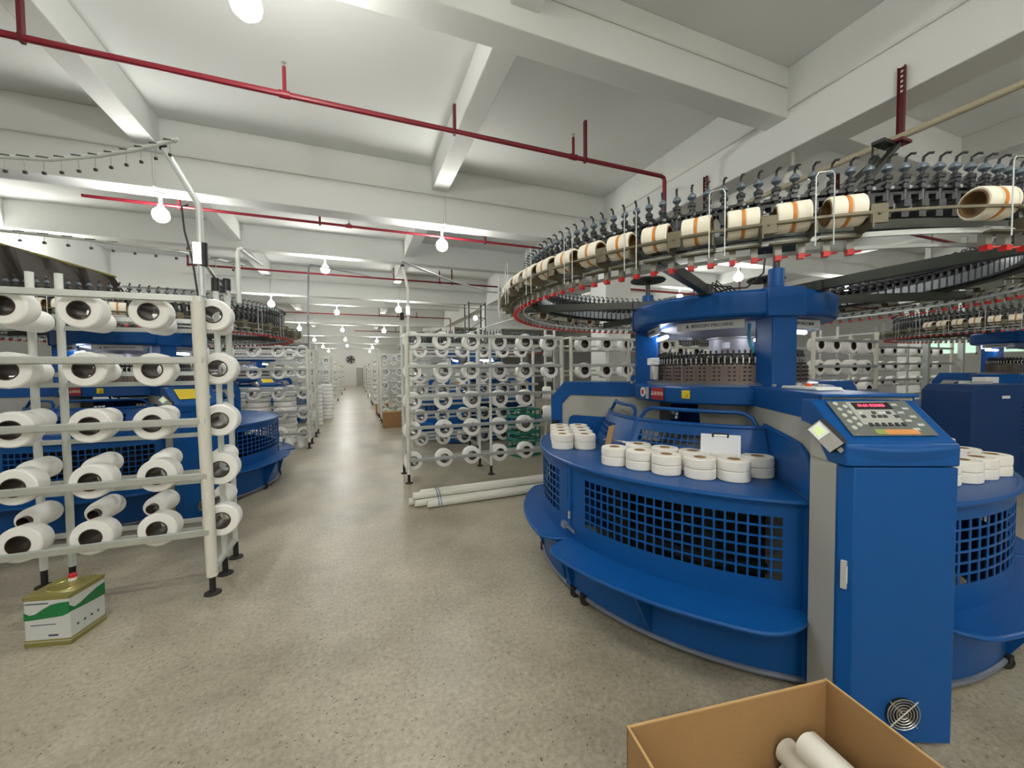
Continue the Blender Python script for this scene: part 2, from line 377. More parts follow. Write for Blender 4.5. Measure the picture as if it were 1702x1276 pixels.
# ================================================================ sprinkler pipes
def hanger(m, x, y, z0, z1):
    m.use('red_dark').box((x, y, (z0+z1)/2), (0.035, 0.05, abs(z1-z0)))
def pipe_run(y, z, x0, x1, label, hangers, heads, drop, r=0.028):
    t = thing('sprinkler_pipe', label, 'pipe', (0, y, z))
    mb('red_pipe').tube([(x0,0,0),(x1-0.06,0,0),(x1-0.015,0,-0.015),(x1,0,-0.06),(x1,0,-drop)], r, 10).build('pipe', t)
    for hx, hh in hangers:
        mb('red_dark').box((hx, 0, hh/2-0.02), (0.03, 0.05, hh+0.04)).cyl((hx-0.012,0,0), (hx+0.012,0,0), r+0.012, n=12).build('hanger', t)
    for hx, hh in heads:
        h = mb('red_pipe').cyl((hx,0,0), (hx,0,hh-0.05), 0.018, n=10).cyl((hx-0.05,0,0), (hx+0.05,0,0), r+0.009, n=12)
        h.use('steel').cyl((hx,0,hh-0.05), (hx,0,hh-0.01), 0.009, n=8).cyl((hx,0,hh-0.012), (hx,0,hh-0.006), 0.022, n=12).build('sprinkler_head', t)
    return t
pipe_run(4.6, 4.38, -9.0, 4.22, 'long red sprinkler pipe crossing the ceiling nearest the viewer', [(-2.5,0.32),(1.13,0.3),(2.89,0.5)], [(-0.6,0.32),(2.71,0.3)], 0.85)
pipe_run(7.42, 4.1, -3.5, 3.75, 'thin red pipe running behind the deep beam under the two bulbs', [(-2.4,1.0),(-0.5,1.0),(2.4,1.0)], [(-0.05,0.1)], 0.02, 0.022)
pipe_run(12.4, 4.36, -3.9, 4.5, 'red sprinkler pipe beyond the deep beam, third from the viewer', [(-3.88,0.5),(1.13,0.34),(2.89,0.5)], [(2.5,0.4)], 0.75, 0.026)
pipe_run(20.2, 4.3, -6.0, 4.6, 'thin far red pipe ending beside the steel tower', [(-5.98,0.8),(1.13,0.8)], [(2.0,0.3),(2.9,0.3)], 1.0, 0.026)
pipe_run(28.0, 4.3, 0.0, 4.6, 'small dark pipe far down the hall above the racks', [(2.6,0.8)], [], 0.8, 0.026)
pipe_run(9.6, 3.95, 5.6, 24.0-0.1, 'red pipe seen through the feeder ring above the blue top frame', [(7.0,1.15),(12.0,1.15)], [(10.0,0.2)], 0.3, 0.03)
pipe_run(4.6, 4.3, 6.0, 15.0, 'red pipe slanting under the right beams beyond the feeder ring', [(8.2,0.8),(10.4,0.8)], [], 0.4, 0.03)
# tan pipe along the right beam with perforated red channel hangers
t = thing('ceiling_pipe', 'tan pipe running under the right beam on dark red channel hangers', 'pipe', (4.72, 0, 3.72))
mb('pipe_tan').cyl((0,-3,0), (0,12,0), 0.03, n=14).build('pipe', t)
for hy in (2.15, 4.35, 6.2, 9.0):
    h = mb('red_dark').box((0.03, hy, 0.28), (0.012, 0.05, 0.72)); h.box((0.018, hy-0.025, 0.28), (0.03, 0.006, 0.72)); h.box((0.018, hy+0.025, 0.28), (0.03, 0.006, 0.72))
    h.box((0, hy, -0.05), (0.16, 0.12, 0.025))
    h.use('wall_paint')
    for q in range(5): h.box((0.022, hy, 0.42+0.045*q), (0.004, 0.018, 0.02))
    h.build('hanger_channel', t)
# cluttered bracket where the air line meets the ring
t = thing('pipe_bracket', 'dark clutter of brackets and reels hanging from the tan pipe by the red channel', 'bracket', (4.6, 2.2, 3.4))
m = mb('dark_steel').bar((0.1,-0.05,0.25), (-1.1,-0.1,-0.75), 0.05, 0.04); m.bar((0.1,0.1,0.2), (-0.9,0.35,-0.7), 0.04, 0.04); m.box((0,0,0.26), (0.22,0.10,0.03)); m.bar((0.08,0,0.27), (0.08,0.02,-0.05), 0.03, 0.03); m.bar((-0.08,0.05,0.27), (-0.12,0.05,-0.2), 0.012, 0.012)
m.build('arm', t)
m = mb('black').cyl((-0.35,0.05,-0.3), (-0.2,-0.1,-0.22), 0.1, n=20); m.cyl((-0.75,0.1,-0.6), (-0.6,-0.05,-0.52), 0.1, n=20); m.box((-0.5,0,-0.42), (0.3,0.1,0.05), 0.4); m.build('reel', t)
# clock-like round fan on the far wall
t = thing('wall_fan', 'small round dark fan high on the far end wall', 'fan', (-0.5, Y1-0.02, 3.05))
m = mb('dark_steel').lathe([(0.40,-0.02),(0.44,-0.02),(0.44,-0.14),(0.40,-0.14)], 32, axis='y'); m.cyl((0,-0.02,0), (0,-0.15,0), 0.1, n=16)
for k in range(10): a = 2*PI*k/10; m.bar((0,-0.13,0), (0.41*math.cos(a),-0.13,0.41*math.sin(a)), 0.012, 0.012)
m.build('grille', t)
m = mb('black')
for k in range(5):
    a = 2*PI*k/5; m.prism([(0.05,-0.05),(0.38,-0.13),(0.38,0.1),(0.05,0.05)], (0,-0.09,0), (math.cos(a),0,math.sin(a)), (-math.sin(a),0,math.cos(a)), (0,0.015,0))
m.build('blades', t)
# ================================================================ circular knitting machine
LEG = (-119.0, 1.0, 121.0); RG = 1.58; ZT = 0.95; NF = 150; NB = 65
def pol(r, a, z=0.0): return (r*math.cos(R(a)), r*math.sin(R(a)), z)
def arc(r, a0, a1, z, n): return [pol(r, a0+(a1-a0)*i/n, z) for i in range(n+1)]
def cyl_fn(rad):
    return lambda u, z, w: pol(rad-w, u, z)
def mesh_lines(a0, a1, n, fill):
    """n holes between a0 and a1; returns line list and hole index set"""
    p = (a1-a0)/n; ls = []; hs = set()
    for i in range(n):
        ls.append(a0+p*(i+0.5-fill/2)); hs.add(len(ls)-1); ls.append(a0+p*(i+0.5+fill/2))
    return ls, hs
def perf_panel(m, fn, a0, a1, z0, z1, ha0, ha1, nh, hz0, hz1, nz, t, edge=2.0):
    ul, uh = mesh_lines(ha0, ha1, nh, 0.8); zl, zh = mesh_lines(hz0, hz1, nz, 0.8)
    us = []; k = max(1, int(abs(ha0-a0)/edge))
    us += [a0+(ul[0]-a0)*i/k for i in range(k)]; off = len(us); us += ul
    k = max(1, int(abs(a1-ha1)/edge)); us += [ul[-1]+(a1-ul[-1])*(i+1)/k for i in range(k)]
    zs = [z0]+zl+[z1]
    holes = set((i+off, j+1) for i in uh for j in zh)
    m.perf(fn, us, zs, lambda i, j: (i, j) not in holes, t)
def make_gate(root, a0, a1, wide, parts_label=None):
    """a0 hinge side (high angle), a1 low angle; the curved door with mesh, its step and castors"""
    lo, hi = min(a0, a1), max(a0, a1)
    m = mb('blue'); nh = 22 if wide else 15; ml, mr = lo+ (6.2 if wide else 5), hi-(4.0 if wide else 5)
    perf_panel(m, cyl_fn(RG), lo, hi, 0.05, 0.925, ml, mr, nh, 0.53, 0.86, 6, 0.005)
    m.tube(arc(RG, lo, hi, 0.92, 40), 0.012, 8)
    for a in (lo+0.35, hi-0.35): m.cyl(pol(RG, a, 0.05), pol(RG, a, 0.93), 0.016, n=10)
    g = m.build('gate', root, smooth=30)
    mb('rim_grey').tube(arc(RG+0.002, lo, hi, 0.05, 40), 0.015, 8).build('bottom_rim', g)
    # step
    ro = 1.82 if wide else 1.75; n = 36; top = []
    s = mb('blue')
    def rr(a):
        d = min((a-lo)/5.0, (hi-a)/9.5) if wide else min((a-lo)/6.0, (hi-a)/5.0)
        d = max(0.0, min(1.0, d)); return RG+0.01+(ro-RG-0.01)*math.sin(d*PI/2)**0.8
    angs = [lo+(hi-lo)*i/n for i in range(n+1)]
    vs = []
    for a in angs:
        r_ = rr(a); vs += [pol(RG-0.02, a, 0.405), pol(r_, a, 0.405), pol(r_, a, 0.375), pol(RG-0.02, a, 0.395)]
    fs = []
    for i in range(n):
        for t_ in range(4): fs.append((i*4+t_, (i+1)*4+t_, (i+1)*4+(t_+1) % 4, i*4+(t_+1) % 4))
    fs += [(0,1,2,3), (n*4+3, n*4+2, n*4+1, n*4)]
    s.add(vs, fs); s.tube([pol(rr(a)-0.004, a, 0.388) for a in angs], 0.014, 8)
    for f_ in ((0.03, 0.5, 0.97) if not wide else (0.02, 0.47, 0.985)):
        a = lo+(hi-lo)*f_; u = pol(1, a); v = (-u[1]*0.012, u[0]*0.012, 0); rm = rr(a)-RG
        if rm > 0.05: s.prism([(0,0.08),(0.018,0.08),(rm*0.95,0.38),(0,0.38)], pol(RG, a), u, (0,0,1), v)
    s.build('step', g)
    # hinges, latch, castors
    for z in (0.22, 0.62):
        h = mb('blue').cyl(pol(RG+0.012, hi+0.9, z-0.02), pol(RG+0.012, hi+0.9, z+0.06), 0.014, n=10)
        h.use('steel').cyl(pol(RG+0.012, hi+0.9, z-0.075), pol(RG+0.012, hi+0.9, z-0.02), 0.011, n=10); h.build('hinge', g)
    if wide:
        l = mb('steel').bar(pol(RG+0.02, lo-2.5, 0.50), pol(RG+0.02, lo+3.2, 0.47), 0.012, 0.02); l.box(pol(RG+0.02, lo-0.8, 0.49), (0.05, 0.05, 0.04)); l.build('latch', g)
    for f_ in (0.04, 0.12) if wide else (0.5,):
        a = lo+(hi-lo)*f_; c = pol(RG-0.005, a, 0.034)
        k = mb('black_rubber').cyl((c[0]-0.012, c[1]-0.02, c[2]), (c[0]+0.012, c[1]+0.02, c[2]), 0.034, n=16); k.use('black').box((c[0], c[1], 0.055), (0.05, 0.06, 0.03)); k.build('castor', g)
    return g
def make_table(root, lo, hi):
    m = mb('blue').lathe([(1.04, 0.928), (1.60, 0.928), (1.60, 0.948), (1.04, 0.948)], 48, lo, hi)
    m.tube(arc(1.598, lo, hi, 0.94, 48), 0.014, 8); m.build('table_top', root, smooth=30)
def make_guard(root, lo, hi, endplate):
    fn = lambda u, z, w: pol(1.10-0.13*(z-0.95)/0.28-w, u, z)
    m = mb('blue'); perf_panel(m, fn, lo, hi, 0.945, 1.22, lo+4, hi-14, 14 if hi-lo > 46 else 9, 1.03, 1.155, 3, 0.004)
    g = m.build('guard_panel', root, smooth=30)
    r0 = 0.965; pts = [pol(r0, lo+1, 1.22)]+[pol(r0-0.03, lo+2.5, 1.28), pol(r0-0.045, lo+5, 1.305)]
    pts += arc(r0-0.05, lo+7, hi-9, 1.31, 12)+[pol(r0-0.045, hi-6, 1.30), pol(r0-0.03, hi-3.5, 1.27), pol(r0, hi-2, 1.215)]
    k = mb('blue').tube(pts, 0.014, 8); k.tube(arc(r0+0.005, lo, hi, 1.218, 24), 0.016, 8); k.build('guard_rail', g)
    k = mb('blue').tube([pol(1.10, lo+0.2, 0.95), pol(0.97, lo+0.2, 1.225)], 0.016, 8).build('guard_rail', g)
    if endplate:
        a = hi+0.35; u = pol(1, a); sx, sy = 0, 0; prof = [(0.95,0.95),(1.575,0.95),(1.575,1.06),(1.56,1.12),(1.525,1.17),(1.46,1.20),(1.3,1.215),(0.95,1.235)]
        v = (-u[1]*0.012, u[0]*0.012, 0)
        e = mb('blue').prism(prof, (sx,sy,0), u, (0,0,1), v); e.tube([(u[0]*p[0]+sx, u[1]*p[0]+sy, p[1]) for p in prof[1:]], 0.012, 8); e.build('end_plate', g)
def make_wedge_leg(root, a):
    # the leg behind the control cabinet: its flanks run towards the machine centre
    h = 6.7; zt = 1.462
    plan = lambda r0, r1, hh: [pol(r0, a-hh), pol(r1, a-hh), pol(r1, a+hh), pol(r0, a+hh)]
    def slab(m, pts, z0, z1):
        k = len(pts); m.add([(p[0], p[1], z0) for p in pts]+[(p[0], p[1], z1) for p in pts], [tuple(range(k)), tuple(range(2*k-1, k-1, -1))]+[(i, (i+1) % k, k+(i+1) % k, k+i) for i in range(k)]); return m
    o = slab(mb('leg_grey'), plan(0.55, 1.64, h), 0.0, zt).build('leg', root, smooth=0, bevel=0.006)
    for sg in (-1, 1):
        u = pol(1, a+sg*h); v = (-u[1]*0.006*sg, u[0]*0.006*sg, 0)
        mb('blue').prism([(0.6,1.34),(1.64,1.345),(1.64,1.468),(0.6,1.468)], (0,0,0), u, (0,0,1), v).build('leg_trim', o, smooth=0, bevel=0.002)
    slab(mb('blue'), plan(0.6, 1.66, h+0.25), 1.462, 1.476).build('leg_cover', o, smooth=0, bevel=0.003)
    return o
def make_leg(root, a, style):
    u = pol(1, a); s = (-u[1], u[0], 0); z = (0, 0, 1); hw = 0.19
    P = lambda r, t, zz: (u[0]*r+s[0]*t, u[1]*r+s[1]*t, zz)
    ro = 1.64; prof = [(0.5,0.0),(ro,0.0),(ro,1.30),(1.48,1.462),(0.5,1.462)]
    m = mb('leg_grey').prism(prof, P(0, -hw+0.012, 0), u, z, (s[0]*(2*hw-0.024), s[1]*(2*hw-0.024), 0))
    o = m.build('leg', root, smooth=0, bevel=0.006)
    rim = [(0.62,1.34),(1.42,1.34),(1.52,1.24),(1.52,0.0),(ro+0.006,0.0),(ro+0.006,1.303),(1.485,1.468),(0.62,1.468)] if style == 'free' else [(0.62,1.34),(ro,1.345),(ro,1.468),(0.62,1.468)]
    for sg in (-1, 1):
        k = mb('blue').prism(rim, P(0, sg*(hw-0.014), 0), u, z, (s[0]*0.016*sg, s[1]*0.016*sg, 0)); k.build('leg_trim', o, smooth=0, bevel=0.004)
        if style == 'free':
            pts = [(0.66,0.0),(1.44,0.0),(1.44,1.06)]+[(1.37+0.07*math.cos(R(t)), 1.06+0.07*math.sin(R(t))) for t in range(15, 91, 15)]+[(0.66,1.13)]
            k = mb('blue').prism(pts, P(0, sg*(hw-0.013), 0), u, z, (s[0]*0.012*sg, s[1]*0.012*sg, 0)); k.build('side_cover', o, smooth=0, bevel=0.004)
    m = mb('blue').prism([(0.5,1.46),(1.478,1.46),(1.478,1.476),(0.5,1.476)], P(0, -hw, 0), u, z, (s[0]*2*hw, s[1]*2*hw, 0))
    if style == 'free':
        m.prism([(ro,0.0),(ro+0.012,0.0),(ro+0.012,1.31),(1.49,1.478),(1.476,1.466),(ro,1.30)], P(0, -hw, 0), u, z, (s[0]*2*hw, s[1]*2*hw, 0))
    m.build('leg_cover', o, smooth=0, bevel=0.004)
    b = mb('black').box(P(1.58, hw+0.03, 1.02), (0.05, 0.05, 0.09), R(a)); b.build('stop_block', o, smooth=0)
    return o
def make_console(root, a):
    """control cabinet standing at the outer end of the leg"""
    aw = a+5.0; n = Vector(pol(1, aw)); s = Vector((-n.y, n.x, 0)); z = Vector((0, 0, 1)); O = n*1.60-s*0.172
    W = 0.222; D = 0.235; zf, zb = 1.235, 1.452
    P = lambda d, t, h: tuple(O+n*d+s*t+z*h)
    c = 0.035
    plan = [(D-0.055,-W),(D-c,-W),(D,-W+c),(D,W),(D-0.055,W)]
    m = mb('blue'); k = len(plan)
    lo = [P(d, t, 0.02) for d, t in plan]; hi = [P(d, t, zf-0.05) for d, t in plan]
    m.add(lo+hi, [tuple(range(k)), tuple(range(2*k-1, k-1, -1))]+[(i, (i+1) % k, k+(i+1) % k, k+i) for i in range(k)])
    cab = m.build('control_cabinet', root, smooth=20, bevel=0.004)
    mb('leg_grey').prism([(0.02,-W+0.004),(D-0.056,-W+0.004),(D-0.056,W-0.004),(0.02,W-0.004)], O, n, s, z*(zf-0.044)).prism([(0.02,zf-0.05),(0.13,zf-0.05),(0.03,1.338),(0.02,1.338)], O-s*(W-0.004), n, z, s*(2*W-0.008)).build('cabinet_back', cab, smooth=0)
    # head: side profile with the sloping face
    prof = [(0.135,zf-0.046),(D+0.004,zf-0.046),(D+0.004,zf+0.045),(D-0.02,zf+0.06),(0.03,zb),(-0.04,zb),(-0.04,1.345),(0.03,1.335)]
    h = mb('blue').prism(prof, O-s*(W+0.004), n, z, s*(2*W+0.008))
    # bulge under the sloping face
    pts = []
    nn = 16
    for i in range(nn+1):
        t = -W+2*W*i/nn; b = 0.03*(1-(t/W)**2)
        pts += [P(D-0.02+b*0.3, t, zf+0.061-b*0.15), P(D+0.004+b*0.55, t, zf+0.04-b*0.6), P(D+0.003, t, zf+0.0-b)]
    fs = [(i*3+q, (i+1)*3+q, (i+1)*3+q+1, i*3+q+1) for i in range(nn) for q in (0, 1)]
    h.add(pts, fs); head = h.build('cabinet_head', root, smooth=30, bevel=0.008)
    # sloping control panel
    A = Vector(P(D-0.02, 0, zf+0.06)); B = Vector(P(0.03, 0, zb)); vv = (B-A).normalized(); L = (B-A).length; xx = s; nn_ = xx.cross(vv).normalized()
    if nn_.z < 0: nn_ = -nn_
    # text runs left to right for somebody facing the panel
    xr = vv.cross(nn_).normalized()
    C0 = A+(B-A)*0.5+nn_*0.004
    def pl(name, cx, cy, w_, h_, th, mt, parent, off=0.0, bev=0.0):
        o_ = mb(mt).box((0,0,0), (w_, h_, th)).build(name, parent, smooth=0, bevel=bev); o_.matrix_local = frame_matrix(C0+xr*cx+vv*cy+nn_*(off+th/2), xr, vv, nn_); return o_
    pan = pl('control_panel', 0, 0.0, 0.345, L*0.84, 0.004, 'panel_grey', head)
    pl('display_frame', -0.008, 0.027, 0.175, L*0.56, 0.002, 'panel_light', head, 0.004)
    pl('display', 0.005, 0.068, 0.16, 0.042, 0.002, 'black', head, 0.006)
    text_mesh('0163 023085', 0.022, 'led_red', 'red_digits', head, frame_matrix(C0+xr*0.003+vv*0.069+nn_*0.0085, xr, vv, nn_), 0.0008)
    pl('maker_label', 0.02, -0.083, 0.17, 0.026, 0.002, 'orange_label', head, 0.004)
    pl('maker_label', -0.05, -0.083, 0.04, 0.026, 0.002, 'green_label', head, 0.0045)
    bm_ = lambda: mb('button')
    for i in range(9):
        x_ = -0.143 if i % 2 == 0 else -0.111; y_ = 0.085-0.018*i
        o_ = mb('button').lathe([(0,0),(0.011,0),(0.010,0.004),(0,0.005)], 14, loop=False).build('button', head); o_.matrix_local = frame_matrix(C0+xr*x_+vv*y_+nn_*0.004, xr, vv, nn_)
    for i in range(6):
        pl('button', -0.066+0.027*i, -0.043, 0.013, 0.017, 0.004, 'button_dark', head, 0.006)
    for i, (x_, y_) in enumerate([(-0.068,0.004),(-0.025,0.004),(0.0,0.004),(0.022,0.004),(0.07,0.004),(-0.012,0.026),(0.05,0.026)]):
        pl('button', x_, y_, 0.016, 0.015, 0.003, 'button_dark', head, 0.006)
    for i, (x_, y_) in enumerate([(0.015,0.026),(0.03,0.026),(-0.07,0.026)]): pl('button', x_, y_, 0.013, 0.008, 0.002, 'white_plastic', head, 0.006)
    for i in range(7):
        pl('button', 0.104+0.034*(i % 2), 0.075-0.024*i, 0.026, 0.012, 0.003, 'button', head, 0.004)
    for x_ in (-0.154, 0.154):
        for y_ in (-0.1, 0.1):
            pl('screw', x_, y_, 0.006, 0.006, 0.003, 'steel', head, 0.004)
    # name strip and start buttons on top, handle recess, fan
    # the buttons lie on the leg cover just behind the head
    k_ = mb('white_plastic').prism([(-0.56,1.478),(-0.25,1.478),(-0.27,1.494),(-0.54,1.494)], O+s*0.0, n, z, s*0.14); k_.build('button_console', root, smooth=0, bevel=0.004)
    for q, mt in ((-0.50,'steel'),(-0.42,'orange_btn'),(-0.34,'steel')):
        mb(mt).cyl(P(q, 0.07, 1.494), P(q, 0.07, 1.510), 0.018, n=16).build('push_button', root)
    hd = mb('panel_light').box(P(D-0.017, -W+0.012, 0.73), (0.03, 0.02, 0.115), 0, M=Matrix.Rotation(R(aw)+R(-45), 3, 'Z'))
    hd.use('white_plastic').box(P(D-0.013, -W+0.010, 0.73), (0.02, 0.02, 0.07), 0, M=Matrix.Rotation(R(aw)+R(-45), 3, 'Z')); hd.build('door_handle', cab, smooth=0)
    f = mb('steel'); fo = O+n*(D+0.012)+s*0.02+z*0.15
    for r_ in (0.018, 0.030, 0.042, 0.054, 0.065):
        f.tube([tuple(fo+s*(r_*math.cos(2*PI*i/24))+z*(r_*math.sin(2*PI*i/24))) for i in range(24)], 0.0022, 6, closed=True)
    for t_ in (45, 135): f.cyl(tuple(fo+s*0.08*math.cos(R(t_))+z*0.08*math.sin(R(t_))), tuple(fo-s*0.08*math.cos(R(t_))-z*0.08*math.sin(R(t_))), 0.0025, n=6)
    f.use('cam_brown').cyl(tuple(fo-n*0.010), tuple(fo-n*0.004), 0.028, n=16); f.use('black').cyl(tuple(fo-n*0.0115), tuple(fo-n*0.0095), 0.066, n=24)
    f.build('fan_guard', cab)
    # counter box on the left flank of the head (seen from the panel)
    bo = O+n*0.14-s*0.0
    sd = -xr
    X_ = (sd).normalized(); Y_ = vv; Z_ = X_.cross(Y_)
    base = A+(B-A)*0.18+sd*(W+0.03)-nn_*0.02
    d = mb('black').box((0,0,0), (0.05, 0.13, 0.072)); o_ = d.build('counter_box', head, smooth=0, bevel=0.005)
    fx = (sd*0.80+Vector(n)*0.55).normalized(); fz = fx.cross(vv).normalized(); fy = fz.cross(fx).normalized()
    o_.matrix_local = frame_matrix(base, fx, fy, fz)
    k_ = mb('panel_light').box((0.026,0,0), (0.003,0.122,0.064)); k_.build('counter_face', o_, smooth=0)
    k_ = mb('lcd_rim').box((0.029,0.028,0), (0.003,0.055,0.054)); k_.use('lcd').box((0.0306,0.028,0), (0.001,0.036,0.034)); k_.build('counter_screen', o_, smooth=0)
    k_ = mb('leg_grey').box((0.0,-0.072,0), (0.02,0.02,0.02)); k_.build('cable_plug', o_, smooth=0)

def feeder_geo(m, detail=True):
    """yarn feeder standing on the ring, outward along +x"""
    m.use('feeder_dark').box((0, 0, 0.015), (0.10, 0.03, 0.05))
    m.use('feeder_grey').box((-0.045, 0, 0.0), (0.05, 0.046, 0.075))
    m.use('feeder_dark').cyl((-0.03,0,0.05), (-0.03,0,0.10), 0.012, n=8)
    m.lathe([(0.0,0.088),(0.030,0.088),(0.035,0.098),(0.030,0.108),(0.0,0.108)], 12, c=(-0.012,0,0), loop=False)
    m.lathe([(0.0,0.12),(0.030,0.12),(0.032,0.131),(0.020,0.14),(0.0,0.14)], 12, c=(-0.005,0,0), loop=False)
    m.box((0.02,0,0.145), (0.075, 0.022, 0.018)); m.cyl((0.045,0,0.04), (0.045,0,0.175), 0.010, n=8); m.box((0.035,0,0.075), (0.035,0.04,0.03)); m.box((0.04,0,0.045), (0.045,0.03,0.03)); m.box((0.045,0,0.118), (0.03,0.034,0.016))
    m.lathe([(0.0,0.15),(0.019,0.152),(0.021,0.165),(0.012,0.173),(0.0,0.174)], 10, c=(0.045,0,0), loop=False)
    m.use('white_plastic').cyl((0.03,0.012,0.115), (0.06,0.012,0.115), 0.007, n=8)
    m.use('feeder_knob').lathe([(0.0,0.180),(0.008,0.184),(0.021,0.197),(0.021,0.207),(0.008,0.222),(0.0,0.225)], 8, c=(0.044,0,0), loop=False)
    m.use('feeder_dark').cyl((0.044,0,0.165), (0.044,0,0.19), 0.008, n=6)
    m.tube([(0.046,0,0.225),(0.05,0,0.243),(0.068,0.004,0.25),(0.082,0.01,0.243)], 0.0055, 6)
    return m
def make_machine(label):
    root = thing('circular_knitting_machine', label, 'knitting machine')
    # gates, tables, guards in three sectors
    for k in range(3):
        hi = 243.0-9.2+120*k-360*(k > 1) if k else 233.8
        hi = 233.8+120*k; lo = hi-101.6; sp = lo+50.0
        make_gate(root, hi, sp, True); make_gate(root, sp-0.4, lo, False)
        make_table(root, lo, hi)
        make_guard(root, sp+0.3, hi-0.2, True); make_guard(root, lo+1, sp-0.3, False)
    make_wedge_leg(root, LEG[0]); make_leg(root, LEG[1], 'free'); make_leg(root, LEG[2], 'free')
    make_console(root, LEG[0])
    # bed plate
    m = mb('blue').lathe([(0.0,1.34),(0.74,1.34),(0.75,1.35),(0.75,1.455),(0.735,1.465),(0.0,1.465)], 64, loop=False); m.build('bed_plate', root)
    mb('dark_steel').lathe([(0.0,1.34),(0.25,1.34),(0.25,1.30),(0.0,1.30)], 32, loop=False).build('gear_housing', root)
    mb('black').lathe([(0.0,0.10),(0.97,0.10),(0.97,0.90),(0.90,0.94),(0.0,0.94)], 48, loop=False).build('shade_drum', root)  # black drum added to make the inside behind the gate mesh dark
    m = mb('dark_steel')
    for q in range(9): m.box(pol(0.985, 15+40*q, 0.5), (0.03, 0.10, 0.72), R(15+40*q))
    m.lathe([(0.96,0.30),(1.01,0.30),(1.01,0.36),(0.96,0.36)], 48).lathe([(0.96,0.66),(1.01,0.66),(1.01,0.70),(0.96,0.70)], 48); m.build('takedown_frame', root)
    # plates on the bed rim
    def rim_plate(a, w_, h_, mt, name, zc=1.405, rr_=0.753):
        u = Vector(pol(1, a)); t_ = Vector((-u.y, u.x, 0))
        o = mb(mt).box((0,0,0), (w_, h_, 0.006)).build(name, root, smooth=0, bevel=0.002); o.matrix_local = frame_matrix(u*rr_+Vector((0,0,zc)), t_, (0,0,1), t_.cross(Vector((0,0,1)))); return o, u, t_
    o, u, t_ = rim_plate(181.5, 0.13, 0.095, 'red_sign', 'name_plate', rr_=0.755)
    text_mesh('品康精机', 0.034, 'sign_text', 'lettering', root, frame_matrix(u*0.7605+Vector((0,0,1.405)), t_, (0,0,1), u), 0.0008)
    rim_plate(172.2, 0.04, 0.095, 'leg_grey', 'badge', rr_=0.757)
    u = Vector(pol(1, 166.5)); mb('white_plastic').cyl(tuple(u*0.745+Vector((0,0,1.41))), tuple(u*0.758+Vector((0,0,1.41))), 0.04, n=24).build('round_badge', root)
    mb('red_clip').cyl(tuple(u*0.757+Vector((0,0,1.41))), tuple(u*0.7595+Vector((0,0,1.41))), 0.022, n=20).build('round_badge', root)
    o, u, t_ = rim_plate(200.5, 0.062, 0.062, 'yellow', 'switch_plate', 1.41, 0.757)
    mb('yellow').cyl(tuple(u*0.757+Vector((0,0,1.41))), tuple(u*0.785+Vector((0,0,1.41))), 0.017, n=18).build('stop_knob', root)
    # needle cylinder and cams
    cc = (0.0, 0.0, 0.0)
    m = mb('steel').lathe([(0.42,1.465),(0.64,1.465),(0.645,1.485),(0.60,1.495),(0.42,1.495)], 72); m.build('base_ring', root)
    m = mb('cam_brown').lathe([(0.45,1.495),(0.575,1.495),(0.575,1.625),(0.45,1.625)], 72)
    for k in range(36): m.box(pol(0.576, k*10, 1.56), (0.006, 0.004, 0.13), R(k*10))
    m.build('cam_ring', root)
    m = mb('needle_dark')
    for k in range(108):
        if k % 3 == 2: continue
        for j in range(4): m.box(pol(0.577, k*10/3.0+3, 1.515+0.03*j), (0.012, 0.015, 0.011), R(k*10/3.0+3))
    o = m.build('cam_bolts', root); o['kind'] = 'stuff'
    m = mb('needle_dark').lathe([(0.45,1.64),(0.56,1.64),(0.57,1.66),(0.55,1.675),(0.45,1.675)], 64).lathe([(0.45,1.70),(0.55,1.70),(0.55,1.712),(0.45,1.712)], 64); m.build('feed_guide_ring', root)
    m = mb('steel')
    for k in range(90): m.box(pol(0.566, k*4, 1.66), (0.012, 0.010, 0.045), R(k*4))
    m.use('needle_dark')
    for k in range(90): m.bar(pol(0.565, k*4+2, 1.63), pol(0.54, k*4+2, 1.735), 0.012, 0.012)
    m.build('yarn_carriers', root)
    mb('hood').lathe([(0.0,1.715),(0.17,1.715),(0.17,1.845),(0.185,1.85),(0.185,1.862),(0.0,1.862)], 40, c=(0.03,-0.03,0), loop=False).build('dial_drum', root)
    mb('white_plastic').box(pol(0.19, 222, 1.79), (0.03, 0.05, 0.05), R(222+45)).build('drum_cap', root)
    mb('hood').lathe([(0.0,1.865),(0.21,1.865),(0.52,1.945),(0.52,1.955),(0.0,1.955)], 48, loop=False).build('hood', root)
    o = mb('white_plastic').box(pol(0.63, 160, 1.665), (0.07, 0.10, 0.06), R(160)); o.use('steel').box(pol(0.62, 160, 1.57), (0.05, 0.07, 0.12), R(160)); o.build('oil_unit', root, bevel=0.006)
    for q in (0, 1.6): mb('hose_cyan').tube([pol(0.50, 238+q, 1.93), pol(0.53, 236+q, 1.86), pol(0.53, 237+q, 1.78), pol(0.54, 240+q, 1.70)], 0.006, 8).build('air_hose', root)
    # columns and top frame
    for a in (LEG[0]+8, LEG[1]+8, LEG[2]+8):
        o = mb('blue').box(pol(0.645, a, 1.71), (0.20, 0.17, 0.50), R(a)); o.build('column', root, smooth=0, bevel=0.012)
        for q in (-0.09, 0.09):
            u = pol(1, a); o_ = mb('steel').cyl((u[0]*0.77-u[1]*q, u[1]*0.77+u[0]*q, 1.465), (u[0]*0.77-u[1]*q, u[1]*0.77+u[0]*q, 1.49), 0.014, n=6).build('bolt', root)
        mb('blue').cyl(pol(0.645, a, 2.13), pol(0.645, a, 2.29), 0.05, n=24).build('screw_column', root)
        mb('dark_steel').cyl(pol(0.645, a, 2.29), pol(0.645, a, 2.47), 0.022, n=14).build('lift_screw', root)
